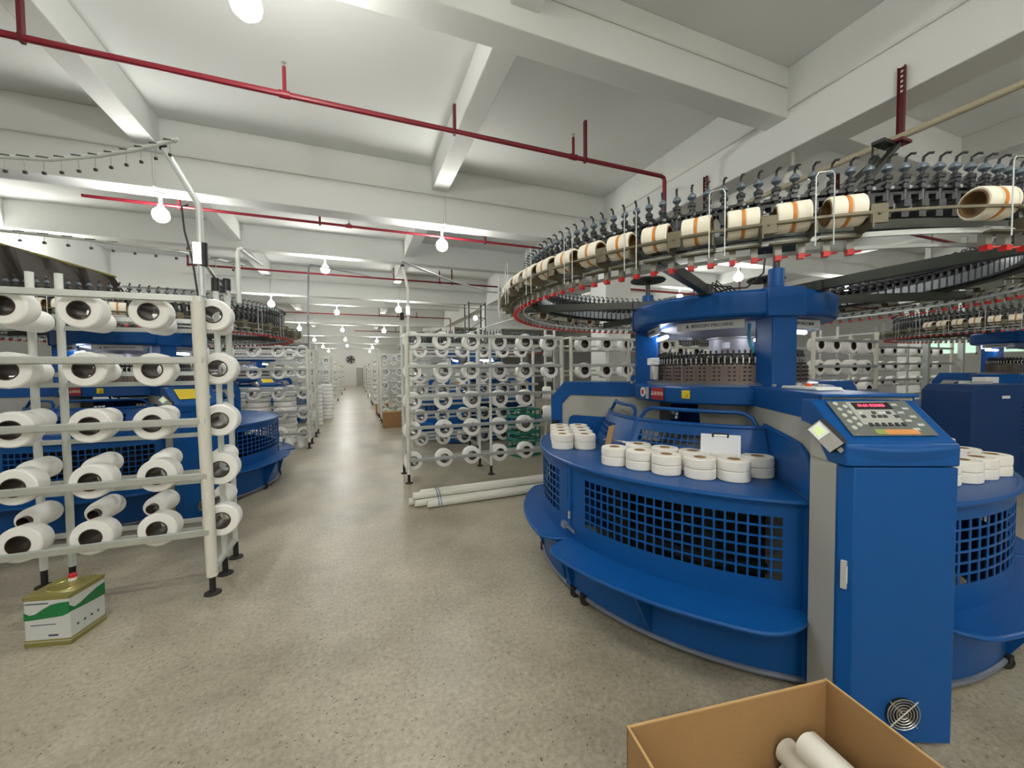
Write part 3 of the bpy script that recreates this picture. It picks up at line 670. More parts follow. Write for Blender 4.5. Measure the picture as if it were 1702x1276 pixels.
        mb('dark_steel').lathe([(0.0,2.42),(0.15,2.42),(0.16,2.43),(0.15,2.445),(0.0,2.445)], 28, c=pol(0.645, a), loop=False).build('support_disc', root)
    prof = [(0.50,1.955),(0.735,1.955),(0.755,1.975),(0.755,2.12),(0.735,2.14),(0.50,2.14)]
    m = mb('blue').lathe(prof, 72)
    for a in (LEG[0]+8, LEG[1]+8, LEG[2]+8): m.box(pol(0.655, a, 2.05), (0.215, 0.26, 0.20), R(a))
    m.build('top_frame', root, smooth=30, bevel=0.008)
    mb('blue_dark').lathe([(0.0,2.0),(0.51,2.0),(0.51,2.12),(0.0,2.12)], 40, loop=False).build('gear_cover', root)
    for k in range(6):
        a = 210+60*k; u = Vector(pol(1, a)); t_ = Vector((-u.y, u.x, 0))
        o = mb('white_plastic').box((0,0,0), (0.46, 0.062, 0.03)).build('light_box', root, smooth=0, bevel=0.004)
        nn = (u*0.97+Vector((0,0,-0.15))).normalized(); yy = nn.cross(t_).normalized()
        o.matrix_local = frame_matrix(u*0.60+Vector((0,0,1.922)), t_, yy, nn)
        text_mesh('BOCOM MACHINE', 0.034, 'text_dark', 'lettering', root, frame_matrix(u*0.60+Vector((0,0,1.922))+nn*0.0165+t_*0.02, t_, yy, nn), 0.0008)
        lg = mb('text_dark').prism([(-0.012,-0.009),(0.012,-0.009),(0.0,0.014)], (0,0,0), (1,0,0), (0,1,0), (0,0,0.001)).build('emblem', root, smooth=0)
        lg.matrix_local = frame_matrix(u*0.60+Vector((0,0,1.922))+nn*0.0165-t_*0.15, t_, yy, nn)
        if k % 2 == 1: mb('tube_light').cyl(tuple(u*0.53-t_*0.2+Vector((0,0,1.868))), tuple(u*0.53+t_*0.2+Vector((0,0,1.868))), 0.016, n=12).build('light_tube', root)
    # wiring on the frame
    for q in range(5):
        a = 205+q*2.2; mb('black').tube([pol(0.62, a, 2.14), pol(0.64, a+1, 2.20+0.01*q), pol(0.66, a+5, 2.22-0.008*q), pol(0.68, a+9, 2.18), pol(0.68, a+12, 2.14)], 0.005, 6).build('cable', root)
    mb('black').tube([pol(0.62, 213, 2.15), pol(0.66, 222, 2.17), pol(0.64, 232, 2.17), pol(0.68, 240, 2.26), pol(0.68, 241, 2.42)], 0.006, 6).build('cable', root)
    # spokes
    for k in range(6):
        a = 30+60*k
        m = mb('dark_steel').bar(pol(0.55, a, 2.165), pol(1.78, a, 2.165), 0.05, 0.065); m.box(pol(0.75, a, 2.16), (0.06, 0.09, 0.07), R(a)); m.build('spoke', root, smooth=0, bevel=0.004)
    # feeder ring, belts, outer rails
    mb('dark_steel').lathe([(1.645,2.205),(1.70,2.205),(1.70,2.245),(1.645,2.245)], 150).build('feeder_ring', root)
    mb('black').lathe([(1.70,2.345),(1.706,2.345),(1.706,2.358),(1.70,2.358)], 150).build('drive_belt', root)
    mb('black').lathe([(1.70,2.37),(1.706,2.37),(1.706,2.383),(1.70,2.383)], 150).build('drive_belt', root)
    mb('galv').lathe([(1.82,2.135),(1.835,2.135),(1.835,2.155),(1.82,2.155)], 150).build('outer_rail', root)
    mb('galv').lathe([(1.74,2.105),(1.755,2.105),(1.755,2.12),(1.74,2.12)], 150).build('outer_rail', root)
    mb('brass').lathe([(1.928,2.196),(1.937,2.196),(1.937,2.206),(1.928,2.206)], 150).build('outer_rail', root)
    # feeders: 100 parts, the rest one part
    f0 = None
    for k in range(100):
        a = 95+2.4*k
        if f0 is None: f0 = feeder_geo(MB()).build('yarn_feeder', root, smooth=40); o = f0
        else: o = f0.copy(); COL.objects.link(o)
        o.parent = root; o.location = pol(1.655, a, 2.26); o.rotation_euler.z = R(a)
    m = MB()
    for k in range(100, NF):
        a = 95+2.4*k; m.X = Matrix.Translation(pol(1.655, a, 2.26)) @ Matrix.Rotation(R(a), 4, 'Z'); feeder_geo(m)
    m.X = None; o = m.build('yarn_feeders', root, smooth=40); o['kind'] = 'stuff'
    # cradles with their stop clips and guide wires
    protos = []
    m = mb('brass').cyl((0.066,-0.068,0.022), (0.066,0.068,0.022), 0.007, n=8); m.cyl((-0.05,-0.068,-0.02), (-0.05,0.068,-0.02), 0.007, n=8)
    m.box((0.01,0.070,-0.01), (0.13,0.006,0.05)); m.box((-0.02,0,-0.04), (0.035,0.145,0.008))
    protos.append(m.build('bobbin_cradle', root, bevel=0.0))
    m = mb('brass').box((0.055,0,0.015), (0.012,0.06,0.075)); m.box((0.0,0,0.05), (0.12,0.06,0.008)); m.cyl((0.055,0,0.015), (0.066,0,0.015), 0.006, n=8)
    protos.append(m.build('cradle_bracket', root, bevel=0.003))
    m = mb('galv')
    for q in (-0.035, 0.05):
        m.use('clip_grey').box((-0.02,q,-0.042), (0.03,0.026,0.072)); m.use('red_clip').box((-0.015,q,-0.088), (0.028,0.024,0.022)); m.cyl((-0.015,q,-0.09), (0.01,q+0.03,-0.09), 0.004, n=6)
    m.use('galv').box((-0.02,0.008,-0.008), (0.02,0.12,0.012))
    protos.append(m.build('stop_clip', root))
    m = mb('galv').tube([(0,-0.03,-0.05),(0,-0.03,0.22),(0,-0.022,0.235),(0,0.022,0.235),(0,0.03,0.22),(0,0.03,-0.05)], 0.0023, 6)
    protos.append(m.build('guide_wire', root))
    used = [False]*4
    for k in range(NB):
        a = 233.1-5.5*k
        for j, (pr, rad, aa, z) in enumerate(((protos[0], 1.865, a, 2.175), (protos[1], 1.875, a+2.75, 2.180), (protos[2], 1.83, a, 2.168), (protos[3], 1.965, a+2.55, 2.13))):
            if k in (63, 64) and j < 3: continue
            if j == 1 and k % 2: continue
            if j == 3 and k % 2 == 0: continue
            if not used[j]: o = pr; used[j] = True
            else: o = pr.copy(); COL.objects.link(o); o.parent = root
            o.location = pol(rad, aa, z); o.rotation_euler.z = R(aa)
    return root
MC = (2.985, 2.52)
machine0 = make_machine('large blue circular knitting machine with control cabinet, nearest on the right')
index_kids()
MACH = [((-2.7, 6.75), 66.0, 'blue circular knitting machine behind the near left yarn rack'),
        ((2.95, 10.1), 0.0, 'blue knitting machine mostly hidden behind the two right yarn racks'),
        ((10.1, 2.75), 60.0, 'dark blue knitting machine at the right edge behind the control cabinet'),
        ((-3.1, 14.4), 57.0, 'blue knitting machine left of the aisle beyond the second left rack'),
        ((9.6, 9.6), 0.0, 'distant knitting machine seen between the racks on the right')]
machine0.location = (MC[0], MC[1], 0)
for i_, ((x, y), rz, lab) in enumerate(MACH):
    o = copy_tree(machine0); o.location = (x, y, 0); o.rotation_euler.z = R(rz); o['label'] = lab
    if i_ in (0, 3):
        # these two carry a yellow plate where the nearest machine has its keypad
        head = [c for c in o.children if c.name.startswith('cabinet_head')][0]
        pm = None
        for c in list(head.children):
            if c.name.startswith('control_panel'): pm = c.matrix_local.copy()
            if c.name.split('.')[0] in ('control_panel','display_frame','display','red_digits','maker_label','button','screw'): bpy.data.objects.remove(c)
        y_ = mb('yellow').box((0,0,0), (0.30,0.16,0.004)).build('yellow_plate', head, smooth=0); y_.matrix_local = pm

# ---------------------------------------------------------------- bobbins in the cradles
def make_bobbin():
    t = thing('elastic_yarn_bobbin', 'cream bobbin', 'bobbin')
    n = 28; ro = 0.062
    m = mb('tube_brown').lathe([(0.045,-0.063),(0.051,-0.063),(0.051,0.063),(0.045,0.063)], n, axis='y'); m.build('core_tube', t)
    for s_ in (-1, 1):
        m = mb('bobbin_white').lathe([(0.0515,s_*0.006),(ro-0.004,s_*0.006),(ro,s_*0.011),(ro,s_*0.055),(ro-0.004,s_*0.060),(0.0515,s_*0.060)], n, axis='y'); m.build('yarn_cake', t)
    m = mb('bobbin_orange').lathe([(0.0515,-0.006),(ro-0.0015,-0.006),(ro-0.0015,0.006),(0.0515,0.006)], n, axis='y'); m.build('orange_band', t)
    return t
bob0 = make_bobbin(); index_kids(); bu = [False]
def bobbin(c, a, z, label, rz=0.0, grp=None):
    if not bu[0]: o = bob0; bu[0] = True
    else: o = copy_tree(bob0)
    p = pol(1.875, a); o.location = (c[0]+p[0], c[1]+p[1], z); o.rotation_euler.z = R(a+rz); o['label'] = label; o['group'] = grp or 'cream bobbins in the cradles of the nearest feeder ring'
    return o
bobbin(MC, 248.9, 2.232, 'cream bobbin at the far right of the near ring, open brown end showing')
for k in range(13):
    p = ORD[k]
    bobbin(MC, 233.1-5.5*k, 2.232, 'orange-banded bobbin on the near ring, %s leftward from the bare bracket' % p, rz=random.uniform(-3, 3))
for k, a in enumerate((118.8, 103.5, 93.3)):
    bobbin(MC, a, 2.232, 'cream bobbin on the back of the nearest feeder ring, %s from the left' % ORD[k], grp='bobbins on the back of the nearest feeder ring')
for k in range(12):
    bobbin((-2.7, 6.75), 66+233.1-5.5*(k+2)-360, 2.232, 'small cream bobbin on the ring behind the left rack, %s counted from the aisle end' % ORD[11-k], grp='bobbins on the feeder ring behind the left rack')
for k in range(6):
    bobbin((10.1, 2.75), 60+233.1-5.5*(k+19), 2.232, 'cream bobbin on the ring at the right picture edge, %s from the ring end' % ORD[k], grp='bobbins on the feeder ring at the right edge')
# fabric hanging inside the big machine
m = mb('fabric'); n = 48; vs = []; fs = []
lev = [(1.335,0.36),(1.22,0.35),(1.10,0.33),(1.0,0.26),(0.945,0.25),(0.943,0.02)]
for z, r_ in lev:
    for i in range(n):
        a = 2*PI*i/n; q = r_*(1+0.05*math.sin(a*7+z*9)+0.03*math.sin(a*13)); vs.append((q*math.cos(a), q*math.sin(a), z))
for j in range(len(lev)-1):
    for i in range(n): fs.append((j*n+i, j*n+(i+1) % n, (j+1)*n+(i+1) % n, (j+1)*n+i))
m.add(vs, fs); o = m.build('knitted_fabric', loc=(MC[0]+0.12, MC[1]-0.1, 0.0)); tag(o, 'white knitted fabric tube hanging inside the big machine under its bed', 'fabric')
# ================================================================ yarn cones and racks
def cone_geo(m, yarn='yarn', core='core', n=28):
    # axis y, big face at y=0 looking to -y
    m.use(yarn).lathe([(0.056,0.0),(0.102,0.0),(0.110,0.008),(0.112,0.02),(0.106,0.115),(0.098,0.132),(0.086,0.14),(0.05,0.14)], n, axis='y')
def make_cone():
    t = thing('yarn_cone', 'white yarn cone', 'yarn cone')
    m = MB(); cone_geo(m); m.build('yarn_package', t)
    mb('core').lathe([(0.0575,-0.006),(0.0595,-0.004),(0.057,0.01),(0.047,0.16),(0.043,0.16),(0.051,0.01),(0.053,-0.006)], 28, axis='y').build('cone_core', t)
    return t
cone0 = make_cone(); index_kids()
m = MB(); cone_geo(m, n=20); m.use('core').lathe([(0.057,-0.004),(0.056,0.0),(0.045,0.15),(0.041,0.15),(0.050,0.0)], 16, axis='y'); far0 = m.build('yarn_cone'); far0['category'] = 'yarn cone'
cu = [False, False]
def cone(x, y, z, label, grp, near=True, rz=0.0, tilt=0.0):
    i = 0 if near else 1
    if near: o = cone0 if not cu[0] else copy_tree(cone0)
    else:
        if not cu[1]: o = far0
        else: o = far0.copy(); COL.objects.link(o)
    cu[i] = True
    o.location = (x, y, z); o.rotation_euler = (tilt, 0, rz); tag(o, label, 'yarn cone', grp); return o
def foot(m_, x, y, z0):
    m = mb('black').cyl((x,y,0.012), (x,y,z0), 0.020, n=12); m.use('black_rubber').lathe([(0.0,0.0),(0.055,0.0),(0.052,0.010),(0.02,0.018),(0.0,0.018)], 20, c=(x,y,0), loop=False); return m
def rack(x0, x1, y, label, posts, bars, depth=0.6, htop=2.18, grp=None, endpost='tape_white', rear=True):
    t = thing('yarn_rack', label, 'rack', (0, 0, 0), group=grp)
    for i, px in enumerate(posts):
        for yy in (y, y+depth) if rear else (y,):
            first = (i == 0 or i == len(posts)-1) and yy == y
            rp = (0.042 if y < 4 else 0.032) if first else 0.023
            o = mb(endpost if first else 'post_white').cyl((px,yy,0.13), (px+(-0.03 if first and y < 4 else 0),yy,htop+(0.0 if yy == y else 0.16)), rp*0.85, rp, n=12).build('post', t)
            foot(None, px, yy, 0.14).build('foot', o)
        mb('galv').bar((px,y,0.16), (px,y+depth,0.16), 0.03, 0.03).build('cross_brace', t, smooth=0); mb('galv').bar((px,y,htop-0.01), (px,y+depth,htop-0.01), 0.025, 0.025).build('cross_brace', t, smooth=0)
    for z in bars:
        m = mb('rail').box(((x0+x1)/2, y-0.028, z), (x1-x0, 0.018, 0.036)); m.use('galv').box(((x0+x1)/2, y-0.016, z), (x1-x0, 0.006, 0.05)); m.use('black')
        m.build('shelf_rail', t, smooth=0)
        for dz in ((-0.17, -0.09) if rear else (-0.14,)):
            m = mb('galv').box(((x0+x1)/2, y+(depth if rear else 0.3), z+dz), (x1-x0, 0.02, 0.034)); m.build('peg_rail', t, smooth=0)
    return t
def fill(xs, zs, y, where, grp, near, skip=(), jit=0.012, sc=1.0, back=False):
    for r_, z in enumerate(zs):
        for c_, x in enumerate(xs):
            if (r_, c_) in skip: continue
            lab = '%s, %s row down, %s from left' % (where, ORD[r_], ORD[c_])
            o = cone(x+random.uniform(-jit, jit), y+random.uniform(-0.01, 0.02), z+random.uniform(-jit, jit)*0.6, lab, grp, near, rz=random.uniform(-0.05, 0.05), tilt=random.uniform(-0.04, 0.02)); o.scale = (sc, sc, sc*1.0)
            if back: o.rotation_euler.z += PI; o.scale = (0.72, 1.7, 0.72)
# near left rack
BL = (2.122, 1.692, 1.26, 0.867, 0.46)
nl = rack(-2.7, -1.0, 3.44, 'tall white metal yarn rack nearest on the left, five rows of white cones', (-1.0,), BL, htop=2.14)
for px in (-2.22, -2.06):
    o = mb('post_white').cyl((px,4.04,0.13), (px,4.04,2.36), 0.024, n=12).build('post', nl); foot(None, px, 4.04, 0.14).build('foot', o)
o = mb('post_white').cyl((-1.0,3.74,0.13), (-1.0,3.74,2.28), 0.02, n=12).build('post', nl); foot(None, -1.0, 3.74, 0.14).build('foot', o)
for yy, zz in ((3.74,2.28),(4.04,2.34),(3.9,2.3)): mb('black').cyl((-1.0,yy,zz-0.04), (-1.0,yy,zz+0.06), 0.028, n=12).build('pipe_clamp', nl)
mb('steel').cyl((-1.0,3.44,2.42), (-1.0,4.06,2.26), 0.012, n=10).build('brace_rod', nl)
mb('steel').cyl((-1.0,3.44,2.46), (-2.7,3.44,2.50), 0.006, n=8).build('brace_rod', nl)
fill((-2.43, -2.05, -1.68, -1.32, -0.945), (2.03, 1.63, 1.258, 0.885, 0.508), 3.49, 'white yarn cone, near left rack front', 'front cones of the near left rack', True, sc=1.05)
fill((-2.53, -2.15, -1.78, -1.42, -1.03), (1.99, 1.62, 1.27, 0.925, 0.59), 3.99, 'white yarn cone, near left rack back', 'back cones of the near left rack', True, sc=0.8, back=True)
# bent pole with the curved hook rail
t = thing('yarn_guide_pole', 'bent galvanised pole rising from the near left rack to a curved rail of hooks', 'pole', (0,0,0))
mb('galv').tube([(-1.0,3.44,2.15),(-1.0,3.44,2.74),(-1.01,3.44,2.80),(-1.04,3.45,2.86),(-1.19,3.45,3.15)], 0.021, 12).build('pole', t)
mb('black').cyl((-1.19,3.45,3.14), (-1.196,3.45,3.165), 0.024, n=12).build('end_cap', t)
m = mb('black').cyl((-0.98,3.43,2.36), (-0.98,3.43,2.52), 0.026, n=10); m.use('steel').box((-1.01,3.41,2.44), (0.05,0.02,0.15)); m.build('clamp', t)
mb('black').tube([(-1.06,3.44,2.78),(-1.10,3.44,2.76),(-1.09,3.44,2.6),(-1.05,3.44,2.4),(-1.02,3.44,2.1)], 0.006, 6).build('cable', t)
def hook_rail(parent, pts, n, r_=0.014, hooks=True, drop=0.09):
    mb('galv').tube(pts, r_, 10).build('curved_rail', parent)
    P_ = [Vector(p) for p in pts]; L_ = [0]
    for i in range(1, len(P_)): L_.append(L_[-1]+(P_[i]-P_[i-1]).length)
    for k in range(n):
        d = L_[-1]*(k+0.6)/n; i = max(j for j in range(len(L_)-1) if L_[j] <= d); q = P_[i].lerp(P_[i+1], (d-L_[i])/(L_[i+1]-L_[i]))
        m = mb('steel').cyl(q, q-Vector((0,0,drop)), 0.0028, n=6); m.use('dark_steel').cyl(q-Vector((0.008,0,drop)), q-Vector((-0.008,0,drop)), 0.010, n=10); m.bar(q-Vector((0.03,0,-0.006)), q+Vector((0.03,0,0.006)), 0.03, 0.008)
        m.build('yarn_hook', parent)
hook_rail(t, [(-1.10,3.42,3.21),(-1.2,3.43,3.165),(-1.35,3.45,3.105),(-1.55,3.48,3.045),(-1.8,3.5,2.985),(-2.05,3.5,2.96),(-2.4,3.48,2.95)], 15)
t = thing('yarn_guide_pole', 'thinner bent pole at the back of the near left rack with straight hook rail', 'pole', (0,0,0))
mb('post_white').tube([(-0.92,4.06,2.2),(-0.92,4.06,2.62),(-0.91,4.06,2.66),(-0.88,4.06,2.67)], 0.018, 10).build('pole', t)
mb('galv').cyl((-0.9,4.06,2.67), (-0.735,4.06,2.54), 0.012, n=10).build('arm', t)
hook_rail(t, [(-0.88,4.08,2.535),(-1.35,4.08,2.61),(-2.1,4.08,2.65),(-2.6,4.08,2.66)], 13, 0.012, drop=0.06)
# right of the aisle
BR_ = (2.124, 1.674, 1.24, 0.79, 0.326)
xs = [0.76+0.442*i for i in range(6)]
rack(0.68, 3.16, 5.77, 'white yarn rack right of the aisle behind the bundle of pipes', (0.68, 1.92, 3.16), BR_, htop=2.15)
fill(xs, (2.045, 1.60, 1.17, 0.745, 0.313), 5.80, 'white yarn cone, first rack right of aisle', 'front cones of the first right rack', True, skip=((3,5),(4,5),(2,5)), sc=1.2)
xs2 = [3.63+0.44*i for i in range(5)]
rack(3.34, 5.6, 5.77, 'yarn rack seen behind the left column of the big machine', (3.34, 4.5, 5.6), BR_[:4], htop=2.15)
fill(xs2, (2.045, 1.59, 1.16), 5.80, 'white yarn cone, rack behind machine left column', 'cones seen past the left column of the machine', True, sc=1.2)
xs3 = [1.12+0.41*i for i in range(6)]
rack(0.86, 3.5, 7.42, 'second yarn rack right of the aisle, just behind the first one', (0.95, 2.2, 3.4), (2.08, 1.62, 1.32, 0.84, 0.40), htop=2.1)
fill(xs3, (1.99, 1.50, 1.24, 0.76, 0.335), 7.45, 'white yarn cone, second rack right of aisle', 'cones of the second right rack', True, sc=1.18)
# side-on cones hanging from a rack end
for k, (z, y) in enumerate(((1.95,6.2),(1.52,6.2),(1.2,6.25),(0.86,6.25))):
    cone(3.2, y, z, 'yarn cone turned side-on at the first right rack end, %s from the top' % ORD[k], 'side-on cones at the end of the first right rack', True, rz=1.2)
t = thing('yarn_guide_pole', 'bent white pole rising from the first right rack with a long slanting arm', 'pole', (0,0,0))
mb('post_white').tube([(0.70,5.74,2.1),(0.71,5.74,2.75),(0.69,5.74,2.85),(0.64,5.74,3.07)], 0.022, 10).build('pole', t)
mb('black').cyl((0.64,5.73,3.06), (0.637,5.73,3.085), 0.026, n=12).build('end_cap', t)
mb('galv').tube([(0.62,5.74,3.14),(0.9,5.95,3.11),(1.4,6.3,3.06),(2.2,6.7,3.0),(3.2,6.8,2.96)], 0.016, 10).build('arm', t)
m = mb('black').cyl((0.62,5.72,2.32), (0.62,5.72,2.42), 0.03, n=10); m.use('steel').box((0.70,5.71,2.45), (0.05,0.03,0.12)); m.build('clamp', t)
mb('steel').cyl((0.72,5.74,2.55), (3.4,5.9,2.52), 0.006, n=6).build('brace_rod', t)
mb('galv').tube([(1.7,7.2,2.2),(2.3,6.9,2.42),(2.9,6.6,2.6),(3.6,6.0,2.72)], 0.012, 8).build('arm', t)
# racks further down both sides of the aisle
ZR = (2.04, 1.60, 1.17, 0.745, 0.33)
def aisle_rack(side, y, n, xs_n, near):
    if side > 0:
        x0 = 0.74; xs_ = [x0+0.12+0.44*i for i in range(xs_n)]
        rack(x0, x0+2.5, y, 'yarn rack right of the aisle, %s beyond the first pair' % ORD[n], (x0, x0+2.5), BR_, htop=2.15)
    else:
        x1_ = -0.94; xs_ = [x1_-0.1-0.44*i for i in range(xs_n)]
        rack(x1_-2.5, x1_, y, 'yarn rack left of the aisle, %s beyond the nearest one' % ORD[n], (x1_-2.5, x1_), BR_, htop=2.15)
    sd = 'right' if side > 0 else 'left'
    xs_ = sorted(xs_); fill(xs_, ZR, y+0.04, 'small yarn cone, %s far rack %s of aisle' % (ORD[n], sd), 'cones on the far racks %s of the aisle' % sd, False, sc=1.18)
for n, (y, k) in enumerate(((12.9,3),(14.5,2),(20.0,3),(21.6,2),(27.2,2),(34.3,2),(41.4,2))): aisle_rack(1, y, n, k, False)
for n, (y, k) in enumerate(((9.31,5),(10.9,2),(16.6,3),(18.2,2),(23.9,2),(31.1,2),(38.3,2))): aisle_rack(-1, y, n, k, False)
# racks beyond the machine on the right
xr1 = [6.95+0.44*i for i in range(4)]
rack(6.7, 8.4, 4.07, 'yarn rack right of the big machine, seen above its control cabinet', (6.72, 8.4), (2.04, 1.62, 1.2, 0.8), htop=2.2)
fill(xr1, (1.965, 1.60, 1.22, 0.86), 4.10, 'yarn cone, rack above the control cabinet', 'cones on the rack above the control cabinet', True, sc=1.15)
xr2 = [10.3+0.5*i for i in range(8)]
rack(10.0, 14.2, 5.3, 'long far yarn rack at the right behind the dark cabinet', (10.0, 12.2, 14.2), (2.05, 1.67, 1.3, 0.95), htop=2.3)
fill(xr2, (1.97, 1.62, 1.27), 5.35, 'yarn cone, rack under the green windows', 'cones on the far right rack', False)
# taller dark-holed rack behind again, filling the gap over the table
rack(5.7, 8.6, 6.4, 'yarn rack between the columns behind the right half of the machine', (5.7, 8.6), (2.04, 1.62, 1.2, 0.8), htop=2.15)
fill([5.95+0.44*i for i in range(6)], (1.965, 1.58, 1.2), 6.45, 'yarn cone, rack behind machine right half', 'cones behind the right half of the machine', False, sc=1.15)
# ================================================================ yarn cakes on the tables
CR, CH = 0.088, 0.060
def make_cake():
    t = thing('yarn_cake', 'white yarn cake', 'yarn cake'); n = 36
    mb('cake').lathe([(0.036,0.0),(CR-0.005,0.0),(CR,0.005),(CR+0.001,CH/2),(CR,CH-0.005),(CR-0.005,CH),(0.036,CH)], n).build('yarn_package', t)
    mb('core_light').lathe([(0.030,0.001),(0.0365,0.001),(0.0365,CH+0.0005),(0.030,CH+0.0005)], n).lathe([(0.0,0.02),(0.031,0.02),(0.031,0.024),(0.0,0.024)], 20).build('paper_core', t)
    return t
cake0 = make_cake(); index_kids(); ku = [False]
def cake(x, y, z, label, grp):
    o = cake0 if not ku[0] else copy_tree(cake0); ku[0] = True
    o.location = (x, y, z); o.rotation_euler.z = random.uniform(0, 6); tag(o, label, 'yarn cake', grp); return o
TZ = 0.9485
OC = (2.96, 2.55)
L1 = [(-1.325,0.386),(-1.247,0.533),(-1.177,0.684),(-1.115,0.822),(-1.215,0.262),(-1.13,0.42),(-1.056,0.563),(-0.985,0.711)]
# two straight files running away from the viewer
def spread(c0, d, n): return [(c0[0]+d[0]*i, c0[1]+d[1]*i) for i in range(n)]
dl = (0.078, 0.164)
LA = spread((-1.36+OC[0], 0.36+OC[1]), dl, 4); LB = spread((-1.36+OC[0]+0.166, 0.36+OC[1]-0.079), dl, 4)
for nm, L_ in (('left', LA), ('right', LB)):
    for i, (x, y) in enumerate(L_):
        for h in (0, 1):
            cake(x, y, TZ+h*(CH+0.001), 'yarn cake at the table left end, %s file, %s from the front, %s layer' % (nm, ORD[i], ('lower', 'upper')[h]), 'cakes in the double file on the left of the table')
MD = [(-1.307,-0.285),(-1.228,-0.446),(-1.159,-0.606),(-1.04,-0.761),(-0.905,-0.881),(-1.09,-0.262),(-1.012,-0.44),(-0.93,-0.60),(-0.80,-0.72),(-0.70,-0.875)]
# push apart so that none overlap
def relax(P_, dmin, it=200):
    P_ = [list(p) for p in P_]
    for _ in range(it):
        for i in range(len(P_)):
            for j in range(i):
                dx, dy = P_[i][0]-P_[j][0], P_[i][1]-P_[j][1]; d = math.hypot(dx, dy)
                if d < dmin:
                    k = (dmin-d)/2/max(d, 1e-6); P_[i][0] += dx*k; P_[i][1] += dy*k; P_[j][0] -= dx*k; P_[j][1] -= dy*k
    return P_
MD = relax(MD, CR*2+0.004)
for i, (x, y) in enumerate(MD):
    row = 'front' if i < 5 else 'back'
    for h in (0, 1):
        cake(x+OC[0], y+OC[1], TZ+h*(CH+0.001), 'yarn cake mid table, %s row, %s from the left, %s layer' % (row, ORD[i % 5], ('lower', 'upper')[h]), 'cakes in the middle of the near table')
RD = relax([(0.088,-1.40),(0.247,-1.42),(0.42,-1.42),(0.60,-1.41),(0.50,-1.25),(0.694,-1.27),(0.30,-1.22),(1.08,-1.0),(1.20,-0.86)], CR*2+0.004)
for i, (x, y) in enumerate(RD):
    for h in (0, 1):
        cake(x+OC[0], y+OC[1]+0.02, TZ+h*(CH+0.001), 'yarn cake right of the control cabinet, %s, %s layer' % (('nearest the cabinet front','second along the front','third along the front','rightmost along the front','middle of the second line','right of the second line','left of the second line','second farthest back','farthest back')[i], ('lower', 'upper')[h]), 'cakes on the table right of the control cabinet')
# clipboard leaning on the guard
t = thing('clipboard', 'white clipboard with papers and black clip leaning behind the yarn cakes', 'clipboard', (0,0,0))
u = Vector(pol(1, 219)); tt = Vector((-u.y, u.x, 0)); nn = (u*0.96+Vector((0,0,0.28))).normalized(); yv = nn.cross(tt).normalized()
o = mb('white_plastic').box((0,0,0), (0.225, 0.20, 0.004)).build('board', t, smooth=0, bevel=0.002); o.matrix_local = frame_matrix(Vector((MC[0],MC[1],0))+u*1.10+Vector((0,0,1.085)), tt, yv, nn)
o = mb('paper').box((0,-0.004,0.003), (0.205, 0.19, 0.002)).build('paper', t, smooth=0); o.matrix_local = frame_matrix(Vector((MC[0],MC[1],0))+u*1.10+Vector((0,0,1.085)), tt, yv, nn)
m = mb('black').tube([(-0.04,0.08,0.006),(-0.045,0.095,0.008),(-0.035,0.102,0.012),(0.035,0.102,0.012),(0.045,0.095,0.008),(0.04,0.08,0.006)], 0.0055, 6); m.use('steel').box((0,0.094,0.009), (0.07,0.008,0.006))
o = m.build('clip', t); o.matrix_local = frame_matrix(Vector((MC[0],MC[1],0))+u*1.10+Vector((0,0,1.085)), tt, yv, nn)
# cardboard sheet leaning beside the cakes
u = Vector(pol(1, 176)); tt = Vector((-u.y, u.x, 0)); nn = (u+Vector((0,0,0.5))).normalized(); yv = nn.cross(tt).normalized()
o = mb('card').box((0,0,0), (0.07, 0.26, 0.006)).build('cardboard_strip', smooth=0); o.matrix_world = frame_matrix(Vector((MC[0],MC[1],0))+u*1.16+tt*0.02+Vector((0,0,1.045)), tt+yv*0.35, yv-tt*0.35, nn)
tag(o, 'tan cardboard strip leaning on the guard between the two groups of cakes', 'cardboard')
# steel spanner tools on the guard
t = thing('rod_tool', 'thin steel rod tool lying across the guard mesh left of the middle cakes', 'tool', (MC[0], MC[1], 0))
m = mb('steel').tube([pol(1.13, 170, 1.03), pol(1.13, 178, 1.05), pol(1.125, 186, 1.06), pol(1.13, 196, 1.03)], 0.006, 8); m.cyl(pol(1.13, 184, 1.05), pol(1.13, 190, 1.06), 0.013, n=10); m.build('rod', t)
m = mb('dark_steel').cyl(pol(1.125, 186, 1.056), pol(1.13, 196, 1.03), 0.010, n=10); m.build('handle', t)

# ================================================================ blue cabinet at the right back
t = thing('electrical_cabinet', 'dark blue louvred metal cabinet standing at the right behind the table', 'cabinet', (7.2, 2.5, 0), R(-14))
m = mb('blue_dark').prism([(0,0),(1.15,0),(1.15,1.30),(1.07,1.36),(0.10,1.36),(0,1.28)], (0,0,0), (1,0,0), (0,0,1), (0,0.55,0)); m.build('body', t, smooth=0, bevel=0.008)
m = mb('leg_grey').box((1.24,0.27,0.63), (0.16,0.5,1.26)); m.build('grey_end', t, smooth=0, bevel=0.006)
m = mb('blue_dark')
for k in range(14): m.box((0.92,-0.004,0.35+k*0.06), (0.26,0.014,0.014), M=Matrix.Rotation(0.4, 3, 'X'))
m.build('louvres', t, smooth=0)
mb('white_plastic').box((0.52,-0.004,1.20), (0.12,0.006,0.035)).build('label_plate', t, smooth=0)
mb('black').box((1.13,-0.02,1.02), (0.05,0.04,0.09)).build('latch', t, smooth=0)
t = thing('metal_tray', 'small pale metal tray with loose parts lying on the dark blue cabinet', 'tray', (7.75, 2.57, 1.36), R(-14))
